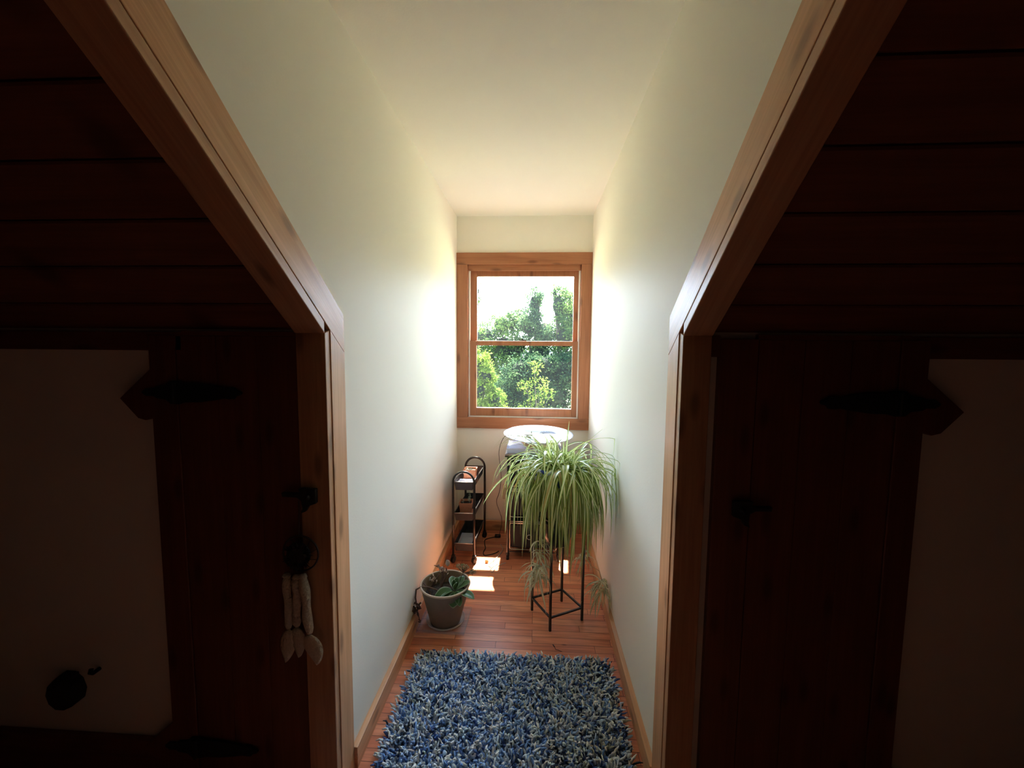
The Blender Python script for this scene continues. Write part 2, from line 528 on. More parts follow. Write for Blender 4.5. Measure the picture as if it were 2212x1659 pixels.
        if bevel:
            b = o.modifiers.new('soft_edges', 'BEVEL'); b.width = bevel; b.segments = 2; b.limit_method = 'ANGLE'
            b.harden_normals = False
        return o

def thing(name, loc, label, cat, group=None):
    o = bpy.data.objects.new(name, None); COL.objects.link(o)
    o.location = loc; o.empty_display_size = 0.05
    o['label'] = label; o['category'] = cat
    if group: o['group'] = group
    ROOT[o.name] = Vector(loc)
    return o
def tag(o, label, cat, group=None, kind=None):
    o['label'] = label; o['category'] = cat
    if group: o['group'] = group
    if kind: o['kind'] = kind
    return o
def struct(o, label=None, cat=None):
    o['kind'] = 'structure'
    if label: o['label'] = label
    if cat: o['category'] = cat
    return o

# ================================================================= THE SETTING
XL, XR = -0.5974, 0.4026       # dormer side walls
YF = 3.1213                    # far wall
ZC = H + 0.9731                # dormer ceiling
SL = 0.6498                    # slope of the roof
T = math.tan(SL); CS = math.cos(SL); SN = math.sin(SL)
Y0 = 1.131; CT = 0.027; YK = Y0 + CT; YB = 1.2434       # casing front, knee wall face, jamb back
def zf(y): return 1.4446 + (Y0 - y) * T                 # slope casing front
def zg(y): return zf(y) + CT / CS                       # sloped ceiling face (jamb front)
def zb(y): return H + 0.0981 + (YB - y) * T             # jamb back edge
Y_of = lambda z: YB - (z - H - 0.0981) / T
RX = 3.0; RYB = -3.6; ZT = 2.62

# floor
struct(MB().box((-RX - .1, RYB - .1, -0.1), (RX + .1, 3.3, 0)).build('floor', M_FLOOR), 'reddish cherry plank floor of the dormer and room', 'floor')

# dormer side walls (profile in YZ)
yt = Y_of(ZC)
prof = [(3.3, -0.05), (YK + .012, -0.05), (YK + .012, zb(YK + .012) - 0.05), (yt, ZC - 0.05 + 0.0), (yt, ZC + .08), (3.3, ZC + .08)]
struct(MB().prism(prof, 'X', XL - 0.12, XL).build('wall_left', M_WALL), 'cream painted left side wall of the dormer', 'wall')
struct(MB().prism(prof, 'X', XR, XR + 0.12).build('wall_right', M_WALL), 'cream painted right side wall of the dormer', 'wall')
# far wall with window hole
WX0, WX1, WZ0, WZ1 = -0.521, 0.331, 0.885, 2.032
b = MB()
b.box((XL - .1, YF, -0.05), (WX0, 3.27, ZC + .08)); b.box((WX1, YF, -0.05), (XR + .1, 3.27, ZC + .08))
b.box((WX0, YF, -0.05), (WX1, 3.27, WZ0)); b.box((WX0, YF, WZ1), (WX1, 3.27, ZC + .08))
struct(b.build('wall_back', M_WALL), 'cream painted end wall around the window', 'wall')
struct(MB().box((XL - .1, yt - 0.02, ZC), (XR + .1, 3.3, ZC + .08)).build('ceiling', M_WALL), 'flat cream dormer ceiling', 'ceiling')

# knee walls either side of the opening
struct(MB().box((-RX, YK, 0), (XL - 0.0, YK + .1, zg(YK) + .02)).build('wall_knee_left', M_WALL), 'dark knee wall left of the dormer opening', 'wall')
struct(MB().box((XR + 0.0, YK, 0), (RX, YK + .1, zg(YK) + .02)).build('wall_knee_right', M_WALL), 'knee wall right of the dormer opening', 'wall')

# sloped board ceiling of the bedroom: boards modelled across the slope, one mesh per side
Yr = Y0 - (ZT - zg(Y0)) / T     # where the slope meets the flat
def slope_sheet(x0, x1, ya, yb_, name, label):
    b = MB()
    L = (ya - yb_) / CS; nb = max(1, round(L / 0.128)); w = L / nb
    for i in range(nb):
        s0 = i * w; s1 = s0 + w - 0.004
        def P(s_, d): return (ya - s_ * CS - d * -SN * -1, zg(ya) + s_ * SN + d * CS)
        q = []
        for s_, d in ((s0, 0.004), (s0 + .004, 0), (s1 - .004, 0), (s1, 0.004), (s1, 0.05), (s0, 0.05)):
            y = ya - s_ * CS + d * SN; z = zg(ya) + s_ * SN + d * CS
            q.append((y, z))
        b.prism(q, 'X', x0, x1)
    q = []
    for s_, d in ((-.02, 0.03), (L, 0.03), (L, 0.09), (-.02, 0.09)):
        q.append((ya - s_ * CS + d * SN, zg(ya) + s_ * SN + d * CS))
    b.prism(q, 'X', x0, x1)
    return struct(b.build(name, M_DX), label, 'ceiling')
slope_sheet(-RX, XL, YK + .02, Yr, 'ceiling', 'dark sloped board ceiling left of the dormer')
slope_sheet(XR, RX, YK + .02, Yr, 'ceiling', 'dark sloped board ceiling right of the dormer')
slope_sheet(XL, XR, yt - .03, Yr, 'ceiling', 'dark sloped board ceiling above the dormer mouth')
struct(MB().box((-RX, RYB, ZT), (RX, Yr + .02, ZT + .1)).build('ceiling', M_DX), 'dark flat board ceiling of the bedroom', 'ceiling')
struct(MB().box((-RX - .1, RYB - .1, 0), (RX + .1, RYB, ZT + .1)).build('wall_rear', M_ROOM), 'beige painted wall behind the viewer', 'wall')
struct(MB().box((-RX - .1, RYB, 0), (-RX, 1.3, ZT + .1)).build('wall_side_left', M_ROOM), 'beige painted side wall at the far left', 'wall')
struct(MB().box((RX, RYB, 0), (RX + .1, 1.3, ZT + .1)).build('wall_side_right', M_ROOM), 'beige painted side wall at the far right', 'wall')

# ---- jambs (boards lining the opening) and casings
XJL, XJR = -0.5875, 0.3880
def slope_rot():
    # local Z runs up the slope (-cos, sin)
    z = Vector((0, -CS, SN)); x = Vector((1, 0, 0)); y = z.cross(x)
    return Matrix(((x.x, y.x, z.x), (x.y, y.y, z.y), (x.z, y.z, z.z)))
SR = slope_rot()
for side, xw, xj in (('left', XL, XJL), ('right', XR, XJR)):
    a, c = min(xw, xj) - (0.02 if side == 'left' else 0), max(xw, xj) + (0.02 if side == 'right' else 0)
    # upright jamb
    zt1, zt0 = zg(YK), zg(YB)
    struct(MB().prism([(YK + .0005, 0), (YB, 0), (YB, zt0 - .001), (YK + .0005, zt1 - .001)], 'X', a, c).build('trim_jamb_' + side, M_PZ, bevel=0.0015, loc=(xw, YK, 0.7)), 'upright stained pine jamb board, ' + side + ' of the dormer opening', 'trim')
    # sloping jamb
    ye = -0.12
    struct(MB().prism([(YB, zt0), (YB, zb(YB)), (ye, zb(ye)), (ye, zg(ye))], 'X', a, c).build('trim_slope_' + side, M_PZ, bevel=0.0015, loc=(xw, 0.9, 1.75), rot=SR.to_4x4()), 'sloping stained pine jamb board, ' + side + ' of the dormer opening', 'trim')
    # casings on the bedroom face
    if side == 'left': ca, cb = -0.675, XJL - 0.0025
    else: ca, cb = XJR + 0.0025, 0.466
    struct(MB().prism([(Y0, 0), (YK, 0), (YK, zg(YK) - .001), (Y0, zf(Y0) + .004)], 'X', ca, cb).build('trim_casing_' + side, M_PZ_SHADE, bevel=0.002, loc=(ca, Y0, 0.7)), 'upright casing board, ' + side + ' of the dormer opening', 'trim')
    cb2 = (ca, cb + .0015) if side == 'left' else (ca - .0015, cb)
    ytip = Y0 - .003
    struct(MB().prism([(ytip, zf(ytip)), (ytip, zg(ytip) - .0005), (ye, zg(ye) - .0005), (ye, zf(ye))], 'X', *cb2).build('trim_slope_casing_' + side, M_PZ_SHADE, bevel=0.002, loc=(ca, 0.9, 1.6), rot=SR.to_4x4()), 'sloping casing board, ' + side + ' of the dormer opening', 'trim')

# ---- baseboards
bb, bt = 0.0768, 0.0199
struct(MB().box((XL, YB, 0), (XL + bt, YF - bt, bb)).build('baseboard_left', M_PY, bevel=0.0015), 'stained pine baseboard along the left dormer wall', 'baseboard')
struct(MB().box((XR - bt, YB, 0), (XR, YF - bt, bb)).build('baseboard_right', M_PY, bevel=0.0015), 'stained pine baseboard along the right dormer wall', 'baseboard')
struct(MB().box((XL, YF - bt, 0), (XR, YF, bb)).build('baseboard_back', M_PX, bevel=0.0015), 'stained pine baseboard under the window', 'baseboard')
struct(MB().box((-RX, YK - .02, 0), (-1.12, YK, 0.165)).build('baseboard_knee_left', M_DX, bevel=0.002), 'dark baseboard of the left knee wall', 'baseboard')
struct(MB().box((1.02, YK - .02, 0), (RX, YK, 0.165)).build('baseboard_knee_right', M_DX, bevel=0.002), 'dark baseboard of the right knee wall', 'baseboard')

# ---- knee wall doors, their trims and ironwork
YD = 1.140
struct(MB().box((-RX, YD, 1.395), (-1.02, YK, 1.449)).build('trim_frieze_left', M_DX, bevel=0.002), 'dark frieze board over the left knee wall', 'trim')
struct(MB().box((0.975, YD, 1.392), (RX, YK, 1.449)).build('trim_frieze_right', M_DX, bevel=0.002), 'dark frieze board over the right knee wall', 'trim')
struct(MB().box((-1.02, YD + .001, 1.4385), (-.675, YK, 1.4515)).build('gap_shade_left', M_DX), 'thin dark strip standing for the shaded gap over the left knee wall door', 'trim')  # dark strip put in for the shaded gap above the door
struct(MB().box((.590, YD + .001, 1.4385), (.975, YK, 1.4515)).build('gap_shade_right', M_DX), 'thin dark strip standing for the shaded gap over the right knee wall door', 'trim')  # same stand-in for gap shade on the right
struct(MB().box((.466, YD, 1.392), (.491, YK, 1.449)).build('trim_filler_right', M_DX), 'dark frieze stub over the plaster sliver right of the opening', 'trim')
def door_trim(name, x0, x1, label, diamonds, sgn):
    b = MB().box((x0, YD - .003, 0.0), (x1, YK, 1.440))
    for zc in diamonds:
        xe = x0 if sgn < 0 else x1
        q = [(xe - sgn * .004, zc + .072), (xe + sgn * .098, zc - .018), (xe + sgn * .045, zc - .076), (xe + sgn * .022, zc - .082), (xe - sgn * .004, zc - .072)]
        if sgn > 0: q = q[::-1]
        b.prism(q, 'Y', YD - .003, YK)
    return struct(b.build(name, M_DZ, bevel=0.002, loc=(x0, YD, .7)), label, 'trim')
door_trim('trim_door_left', -1.12, -1.040, 'dark hinge side trim board of the left knee wall door with pointed hinge blocks', (1.272, 0.165), -1)
door_trim('trim_door_right', 0.952, 1.022, 'dark hinge side trim board of the right knee wall door with a pointed hinge block', (1.272, 0.165), 1)
struct(MB().box((0.491, YD - .003, 0.0), (0.590, YK, 1.440)).build('trim_latch_right', M_DZ, bevel=0.002, loc=(.54, YD, .7)), 'dark latch side trim board of the right knee wall door', 'trim')

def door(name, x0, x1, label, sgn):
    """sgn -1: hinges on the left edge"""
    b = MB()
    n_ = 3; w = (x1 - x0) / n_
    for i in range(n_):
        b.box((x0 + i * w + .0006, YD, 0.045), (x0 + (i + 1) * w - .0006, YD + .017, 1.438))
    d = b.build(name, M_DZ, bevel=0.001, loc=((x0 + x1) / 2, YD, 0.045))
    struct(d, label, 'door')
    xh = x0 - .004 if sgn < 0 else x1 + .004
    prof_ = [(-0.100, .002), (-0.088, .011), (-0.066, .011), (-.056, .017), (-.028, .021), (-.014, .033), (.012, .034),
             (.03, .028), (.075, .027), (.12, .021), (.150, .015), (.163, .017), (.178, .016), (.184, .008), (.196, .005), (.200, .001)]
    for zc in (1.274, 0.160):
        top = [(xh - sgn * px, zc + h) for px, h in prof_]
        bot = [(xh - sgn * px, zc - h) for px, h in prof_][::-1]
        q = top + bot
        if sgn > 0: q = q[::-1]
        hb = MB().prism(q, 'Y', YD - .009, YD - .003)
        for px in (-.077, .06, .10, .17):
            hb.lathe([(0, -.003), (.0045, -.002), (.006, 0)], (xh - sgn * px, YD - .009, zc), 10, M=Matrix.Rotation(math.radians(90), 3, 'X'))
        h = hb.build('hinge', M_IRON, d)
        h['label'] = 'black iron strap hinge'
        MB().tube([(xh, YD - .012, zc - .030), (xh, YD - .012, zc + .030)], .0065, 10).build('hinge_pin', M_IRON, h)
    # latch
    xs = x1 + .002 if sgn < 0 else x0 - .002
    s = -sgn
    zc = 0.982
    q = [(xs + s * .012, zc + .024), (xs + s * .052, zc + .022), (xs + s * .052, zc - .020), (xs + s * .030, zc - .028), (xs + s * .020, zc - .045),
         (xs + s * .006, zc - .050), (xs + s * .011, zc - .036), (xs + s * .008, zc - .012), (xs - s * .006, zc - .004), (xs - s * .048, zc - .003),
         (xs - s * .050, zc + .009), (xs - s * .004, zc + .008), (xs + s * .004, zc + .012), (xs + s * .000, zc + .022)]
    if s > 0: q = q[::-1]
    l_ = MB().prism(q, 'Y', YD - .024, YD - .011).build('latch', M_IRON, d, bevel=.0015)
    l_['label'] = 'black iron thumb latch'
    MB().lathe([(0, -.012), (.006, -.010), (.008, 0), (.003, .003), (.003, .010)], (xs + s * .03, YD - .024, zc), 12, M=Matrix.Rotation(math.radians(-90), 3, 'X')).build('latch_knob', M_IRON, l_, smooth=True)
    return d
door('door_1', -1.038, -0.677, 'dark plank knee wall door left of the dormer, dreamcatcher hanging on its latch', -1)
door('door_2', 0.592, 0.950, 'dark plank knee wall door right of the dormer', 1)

# ---- window
wr_ = struct(MB().box((XL, YF - .021, 2.0295), (XR - .0, YF, H + .7064)).build('window_1', M_WX, bevel=.0015, loc=(XL, YF, .8)), 'double hung window in stained pine casing looking onto trees', 'window')
ROOT['window_1'] = Vector((XL, YF, .8))
MB().box((XL + .0005, YF - .0205, .8875), (-.5145, YF, 2.029)).build('side_casing', M_WZ, wr_, bevel=.0015)
MB().box((.3245, YF - .0205, .8875), (XR - .0005, YF, 2.029)).build('side_casing', M_WZ, wr_, bevel=.0015)
MB().box((XL, YF - .021, .8025), (XR, YF, .887)).build('bottom_casing', M_WX, wr_, bevel=.0015)
# frame lining
fb = MB(); fb.box((WX0, YF, 1.990 + .012), (WX1, 3.255, WZ1)); fb.box((WX0, YF, WZ0), (WX0 + .010, 3.255, WZ1)); fb.box((WX1 - .010, YF, WZ0), (WX1, 3.255, WZ1))
fb.box((WX0 + .010, YF + .001, 1.987), (WX1 - .010, YF + .012, 2.003))
fb.build('window_frame', M_WX, wr_)
fb = MB(); fb.box((WX0, YF, WZ0), (WX1, 3.27, WZ0 + .010)); s_ = fb.build('sill', M_VINYL, wr_); s_['label'] = 'pale sunlit sill strip'
for x0, x1 in ((WX0 + .010, WX0 + .0195), (WX1 - .0195, WX1 - .010)):
    j = MB().box((x0, YF + .006, WZ0 + .01), (x1, 3.25, 2.002)).build('jamb_liner', M_VINYL, wr_); j['label'] = 'white vinyl jamb liner'
GX0, GX1 = -.452, .2725
SX0, SX1 = WX0 + .0195, WX1 - .0195
# glass coordinates measured at two depths; the upper sash sits behind the lower one
def sash(name, y0, y1, z0, z1, gz0, gz1, gx0, gx1, gm):
    b = MB()
    b.box((SX0, y0, z0), (gx0, y1, z1)); b.box((gx1, y0, z0), (SX1, y1, z1))
    b.box((gx0, y0 + .001, z0), (gx1, y1, gz0)); b.box((gx0, y0 + .001, gz1), (gx1, y1, z1))
    # glazing bead steps
    b.box((gx0 - .004, y0 - .001, gz0 - .018), (gx1 + .004, y0 + .004, gz0 - .014)) if z0 < 1 else None
    o = b.build(name, M_WZ, wr_, bevel=.0015)
    ym = (y0 + y1) / 2
    g = MB().box((gx0 - .004, ym - .002, gz0 - .004), (gx1 + .004, ym + .002, gz1 + .004))
    MB().add([(gx0 - .003, ym, gz0 - .003), (gx1 + .003, ym, gz0 - .003), (gx1 + .003, ym, gz1 + .003), (gx0 - .003, ym, gz1 + .003)], [(0, 1, 2, 3)]).build('pane', gm, o)
    return o
sash('lower_sash', YF + .010, YF + .045, .8955, 1.4685, .957, 1.4345, GX0, GX1, M_GL_LO)
sash('upper_sash', YF + .050, YF + .085, 1.435, 2.002, 1.470, 1.955, GX0 - .001, GX1 + .004, M_GL_UP)
lb = MB().box((-.125, YF + .020, 1.4685), (-.075, YF + .040, 1.4755))
lb.tube([(-.100, YF + .030, 1.4755), (-.100, YF + .030, 1.480)], .010, 14)
lb.box((-.128, YF + .026, 1.480), (-.096, YF + .034, 1.4845))
lk = lb.build('sash_lock', M_BRONZE, wr_); lk['label'] = 'dark bronze sash lock'
M_LOCK = lk

# ================================================================= THINGS
rnd = random.Random(7)

# ---- wall outlet behind the drawer tower
o = thing('wall_outlet', (-.207, YF, .307), 'beige duplex wall outlet on the end wall beside the drawer tower', 'outlet')
MB().box((-.243, YF - .006, .247), (-.171, YF, .367)).build('cover_plate', M_PLATE, o, bevel=.002)
for zc in (.288, .326):
    r_ = MB().box((-.224, YF - .009, zc - .014), (-.190, YF - .005, zc + .014)).build('socket', M_PLATE, o, bevel=.003)
    sl = MB(); sl.box((-.215, YF - .0095, zc - .006), (-.213, YF - .0088, zc + .007)); sl.box((-.201, YF - .0095, zc - .006), (-.199, YF - .0088, zc + .007))
    sl.build('slot', M_RUBBER, r_)

# ---- black plug-in device and a small hook on the left knee wall
o = thing('plug_in_device', (-1.470, YK, .322), 'black rounded plug-in device low on the white wall, lower left corner', 'device')
pr = [(0, -.048), (.030, -.048), (.044, -.040), (.050, -.02), (.050, 0)]
MB().lathe(pr, (-1.470, YK, .318), 10, M=Matrix.Rotation(math.radians(-90), 3, 'X') @ Matrix.Diagonal((1.0, 1.12, 1.0)).to_3x3()).build('body', M_RUBBER, o, bevel=.002)
MB().box((-1.445, YK - .03, .368), (-1.430, YK - .01, .380)).build('switch', M_RUBBER, o, bevel=.002)
o = MB().tube([(-1.372, YK, .384), (-1.372, YK - .02, .384), (-1.372, YK - .028, .392), (-1.372, YK - .024, .402)], .006, 8).build('wall_hook', M_RUBBER, loc=(-1.372, YK, .384))
tag(o, 'tiny dark hook on the wall just right of the black plug-in device', 'hook')

# ---- dreamcatcher on the left latch
DX, DZ, DY = -.674, .817, YD - .032
o = thing('dreamcatcher', (DX, DY, .93), 'dreamcatcher with dark web and three cream yarn tails hanging from the left door latch', 'dreamcatcher')
MB().tube([(-.668, DY, .972), (-.669, DY, .93), (-.672, DY, DZ + .052)], .0016, 6).build('hanging_cord', M_CORD, o)
pts = [(DX + .006 + .052 * math.cos(a), DY, DZ + .052 * math.sin(a)) for a in [2 * math.pi * k / 40 for k in range(40)]]
MB().tube(pts, .0028, 8, closed=True).build('hoop', M_CORD, o, smooth=True)
wb_ = MB(); wb_.lathe([(0, -.012), (.022, -.011), (.034, -.004), (.036, .0), (.033, .005), (0, .007)], (DX, DY, DZ - .003), 26, M=Matrix.Rotation(math.radians(-90), 3, 'X'))
rw = random.Random(3)
for k in range(90):
    a = rw.uniform(0, 6.283); r0 = rw.uniform(.020, .034)
    p = Vector((DX + r0 * math.cos(a), DY - .009 + rw.uniform(-.002, .004), DZ - .003 + r0 * math.sin(a)))
    q = p + Vector((math.cos(a) * .012, rw.uniform(-.006, 0), math.sin(a) * .012))
    wb_.tube([p, q], [.0025, .0006], 4)
for k in range(10):
    a = k * math.pi / 5
    wb_.tube([(DX + .03 * math.cos(a), DY, DZ + .03 * math.sin(a)), (DX + .006 + .052 * math.cos(a + .3), DY, DZ + .052 * math.sin(a + .3))], .0009, 4)
wb_.build('web', M_IRON, o)
for xt, xb, zt, zm, r1, fx, fz, fw in ((-.708, -.706, .752, .592, .0115, -.716, .535, .023), (-.680, -.682, .748, .600, .0115, -.676, .552, .020), (-.660, -.646, .752, .580, .0125, -.622, .532, .027)):
    t = MB()
    n_ = 14; P_ = []; Rr = []
    for i in range(n_ + 1):
        u = i / n_
        P_.append((xt + (xb - xt) * u + .002 * math.sin(9 * u + xt * 50), DY - .006, zt + (zm - zt) * u))
        Rr.append(r1 * (0.85 + .2 * math.sin(u * 13 + xb * 90) * .5 + .15 * (u > .05)))
    Rr[0] = .006; Rr[-1] = .007
    t.tube(P_, Rr, 10)
    t.blob((xt, DY - .006, zt), (.013, .010, .008), seg=8, jit=.2, rnd=rw)
    tt = t.build('yarn_tail', M_YARN, o, smooth=True)
    # feather: flattened leaf shape with depth, hanging from the tail
    f_ = MB(); nF = 10; top = Vector((xb, DY - .008, zm - .002)); end = Vector((fx, DY - .008, fz - .042))
    vs = []; fs = []
    for i in range(nF + 1):
        u = i / nF; c = top.lerp(end, u)
        w = fw * math.sin(math.pi * min(1, u ** .75)) ** .7 + .002
        if i == nF: w = .004
        for k in range(8):
            a = k * math.pi / 4
            vs.append(c + Vector((math.cos(a) * w, math.sin(a) * .005 - .004 * (1 - abs(math.cos(a))), 0)))
    for i in range(nF):
        for k in range(8):
            fs.append((i * 8 + k, i * 8 + (k + 1) % 8, (i + 1) * 8 + (k + 1) % 8, (i + 1) * 8 + k))
    fs.append(tuple(range(8))[::-1]); fs.append(tuple(nF * 8 + k for k in range(8)))
    f_.add(vs, fs); f_.build('feather', M_YARN, tt, smooth=True)

# ---- shag rug
def rug():
    x0, x1, y0, y1 = -.515, .345, .85, 1.762
    o = thing('shag_rug', ((x0 + x1) / 2, (y0 + y1) / 2, 0), 'blue, navy and grey shag rug with thick felted yarns on the plank floor', 'rug')
    base = MB()
    base.box((x0 + .02, y0 + .02, .001), (x1 - .02, y1 - .02, .012))
    base.build('backing', plain('rug_backing', (0.10, 0.13, 0.22), 0.95), o)
    r = random.Random(11)
    cols = {'navy': (.040, .075, .22), 'blue': (.15, .29, .62), 'mid': (.30, .45, .70), 'light': (.58, .69, .80), 'pale': (.78, .80, .78),
            'black': (.030, .038, .058), 'khaki': (.55, .56, .45), 'grey': (.48, .54, .60), 'white': (.90, .90, .84)}
    keys = list(cols)
    wblue = [13, 20, 20, 25, 17, 5, 2, 5, 7]
    wdark = [18, 5, 8, 13, 16, 11, 18, 20, 5]
    # smooth pseudo-noise to blend the two mixes over the rug
    def mixf(x, y):
        right = max(0, min(1, (x - .02) / .25))
        tl = max(0, 1 - (abs(x + .42) / .17)) * max(0, 1 - abs(y - 1.75) / .12)
        n_ = .22 * math.sin(x * 13 + y * 5) + .2 * math.sin(y * 17 - x * 7)
        return max(0, min(1, right * .85 + tl * 1.2 + n_))
    verts = []; faces = []; cl = []
    sp = .0095
    nx = int((x1 - x0) / sp); ny = int((y1 - y0) / sp)
    for iy in range(ny + 1):
        for ix in range(nx + 1):
            x = x0 + ix * sp + r.uniform(-.006, .006); y = y0 + iy * sp + r.uniform(-.006, .006)
            # rounded corners, ragged edge
            cx = max(0, abs(x - (x0 + x1) / 2) - ((x1 - x0) / 2 - .05)); cy = max(0, abs(y - (y0 + y1) / 2) - ((y1 - y0) / 2 - .05))
            if math.hypot(cx, cy) > .05: continue
            f = mixf(x, y)
            kk = r.choices(keys, [a * (1 - f) + b * f for a, b in zip(wblue, wdark)])[0]
            c = cols[kk]; v = r.uniform(.75, 1.25); c = tuple(min(.93, q ** .82 * v) for q in c)
            L = r.uniform(.026, .050); R0 = r.uniform(.0030, .0052)
            # leaning: outward at the edges, otherwise locally coherent
            ex = (x - (x0 + x1) / 2) / ((x1 - x0) / 2); ey = (y - (y0 + y1) / 2) / ((y1 - y0) / 2)
            ang = 3.5 * math.sin(x * 7.3 + 2.1 * math.sin(y * 6)) + 2.5 * math.sin(y * 8.1 + x * 3) + r.gauss(0, 1.3)
            lean = r.uniform(.1, .9)
            d = Vector((math.cos(ang) * lean + (ex ** 5) * .7, math.sin(ang) * lean + (ey ** 7) * .6, 0))
            pts = []; p = Vector((x, y, .006)); dirn = Vector((0, 0, 1))
            nseg = 4
            for k in range(nseg + 1):
                pts.append(p.copy())
                t = k / nseg
                dv = (Vector((0, 0, 1.0 - .95 * t)) + d * (.25 + 1.1 * t) + Vector((r.uniform(-.6, .6), r.uniform(-.6, .6), r.uniform(-.3, .15)))).normalized()
                p = p + dv * (L / nseg)
                p.z = max(.004, p.z)
            base_i = len(verts)
            rs = [R0 * .8, R0, R0 * 1.05, R0 * .95, R0 * .35]
            for k, q in enumerate(pts):
                t = (pts[min(k + 1, nseg)] - pts[max(k - 1, 0)]).normalized()
                u = t.orthogonal().normalized(); w = t.cross(u)
                for j in range(5):
                    a = 2 * math.pi * j / 5
                    verts.append(q + (u * math.cos(a) + w * math.sin(a)) * rs[k])
                    cl.append(c)
            for k in range(nseg):
                for j in range(5):
                    j2 = (j + 1) % 5
                    faces.append((base_i + k * 5 + j, base_i + k * 5 + j2, base_i + (k + 1) * 5 + j2, base_i + (k + 1) * 5 + j))
            faces.append(tuple(base_i + nseg * 5 + j for j in range(5)))
    m = MB(); m.add(verts, faces, 0, tint=cl)
    pl_ = m.build('pile', attrmat('rug_yarn'), o, smooth=True)
    pl_['kind'] = 'stuff'
rug()

# ---- acrylic tray, saucer, big pot with succulent
TR = Matrix.Rotation(math.radians(-1.5), 3, 'Z')
tx, ty = -.452, 2.015
o = thing('clear_tray', (tx, ty, 0), 'clear square acrylic tray on the floor under the brown pot', 'tray')
m_ = MB(); w, dpt = .121, .105
m_.box((-w, -dpt, .001), (w, dpt, .004))
m_.v = [tuple(TR @ Vector(p) + Vector((tx, ty, 0))) for p in m_.v]
m_.build('base', M_ACRYL, o)
m_ = MB()
for lo, hi in (((-w, -dpt, .004), (w, -dpt + .005, .014)), ((-w, dpt - .005, .004), (w, dpt, .014)), ((-w, -dpt + .005, .004), (-w + .005, dpt - .005, .014)), ((w - .005, -dpt + .005, .004), (w, dpt - .005, .014))):
    m_.box(lo, hi)
m_.v = [tuple(TR @ Vector(p) + Vector((tx, ty, 0))) for p in m_.v]
m_.build('rim', M_ACRYL, o)
px, py = -.449, 2.010
o = MB().lathe([(0, .0045), (.080, .0045), (.095, .016), (.097, .024), (.099, .024), (.098, .015), (.083, .0042), (0, .0042)], (px, py, 0), 48).build('plant_saucer', clearmat('clear_saucer', (.93, .92, .90), .35, .08), loc=(px, py, .0045), smooth=True)
tag(o, 'round clear plastic saucer under the brown stoneware pot', 'saucer')

pot = thing('potted_succulent', (px, py, .006), 'wide brown stoneware pot with green succulent and withered stems on the clear tray', 'potted plant')
pr = [(0, .006), (.070, .006), (.076, .009), (.082, .030), (.098, .095), (.112, .150), (.1225, .192), (.127, .200), (.129, .205), (.127, .209), (.120, .208), (.1165, .200), (.108, .160), (.104, .140)]
mt = [0] * 7 + [1] * 3 + [2] * 3
MB().lathe(pr, (px, py, 0), 64, mats=mt).build('pot', [M_STONEWARE, M_RIM, plain('pot_inside', (.20, .14, .085), .8, bump=.2, bscale=40)], pot, smooth=True)
sb = MB(); sb.lathe([(0, .150), (.05, .153), (.107, .150), (.107, .13)], (px, py, 0), 40); sb.build('soil', M_SOIL, pot, smooth=True)

def broad_leaf(b, base, tip, width, droop=.01, cup=.15, thick=.004, side=Vector((0, 0, 1)), tone=.5, n=8):
    base = Vector(base); tip = Vector(tip); ax = tip - base; L = ax.length; t = ax.normalized()
    w = t.cross(side)
    if w.length < 1e-4: w = t.orthogonal()
    w.normalize(); nn = w.cross(t).normalized()
    vs = []; fs = []; acr = []
    m_ = 6
    for layer in (1, -1):
        for i in range(n + 1):
            u = i / n
            hw = width * (math.sin(math.pi * min(1, u * .93 + .05)) ** .62) * (.55 + .6 * u) * .62
            if i == n: hw = width * .10
            for j in range(m_ + 1):
                v = j / m_ * 2 - 1
                p = base + t * (L * u) + w * (hw * v) + nn * (cup * hw * v * v * 2 - droop * u * u * 4 + layer * thick * .5 * (1 - v * v) ** .5)
                vs.append(p); acr.append(max(abs(v), (u - .9) * 10 if u > .9 else 0))
    R = m_ + 1; S = (n + 1) * R
    for i in range(n):
        for j in range(m_):
            a = i * R + j
            fs.append((a, a + 1, a + R + 1, a + R))
            fs.append((S + a, S + a + R, S + a + R + 1, S + a + 1))
    for j in range(m_):
        fs.append((j, S + j, S + j + 1, j + 1)); a = n * R + j
        fs.append((a, a + 1, S + a + 1, S + a))
    for i in range(n):
        a = i * R; fs.append((a, a + R, S + a + R, S + a)); a = i * R + m_; fs.append((a, S + a, S + a + R, a + R))
    b.add(vs, fs, 0, tone=tone, edge=acr)
def succ_mat():
    m = leafmat('succulent_leaf', (.035, .10, .022), (.11, .21, .08), .12, rough=.35)
    n, l = m.node_tree.nodes, m.node_tree.links
    pb = [x for x in n if x.type == 'BSDF_PRINCIPLED'][0]
    src = pb.inputs['Base Color'].links[0].from_socket
    at = n.new('ShaderNodeAttribute'); at.attribute_name = 'edge'
    rp = n.new('ShaderNodeValToRGB'); rp.color_ramp.elements[0].position = .80; rp.color_ramp.elements[0].color = (0, 0, 0, 1)
    rp.color_ramp.elements[1].position = .97; rp.color_ramp.elements[1].color = (1, 1, 1, 1)
    mx = n.new('ShaderNodeMix'); mx.data_type = 'RGBA'; mx.inputs[7].default_value = (.34, .45, .34, 1)
    l.new(at.outputs['Fac'], rp.inputs[0]); l.new(rp.outputs[0], mx.inputs[0]); l.new(src, mx.inputs[6]); l.new(mx.outputs[2], pb.inputs['Base Color'])
    return m
M_SUCC = succ_mat()
ctr = Vector((-.392, 1.965, .196))
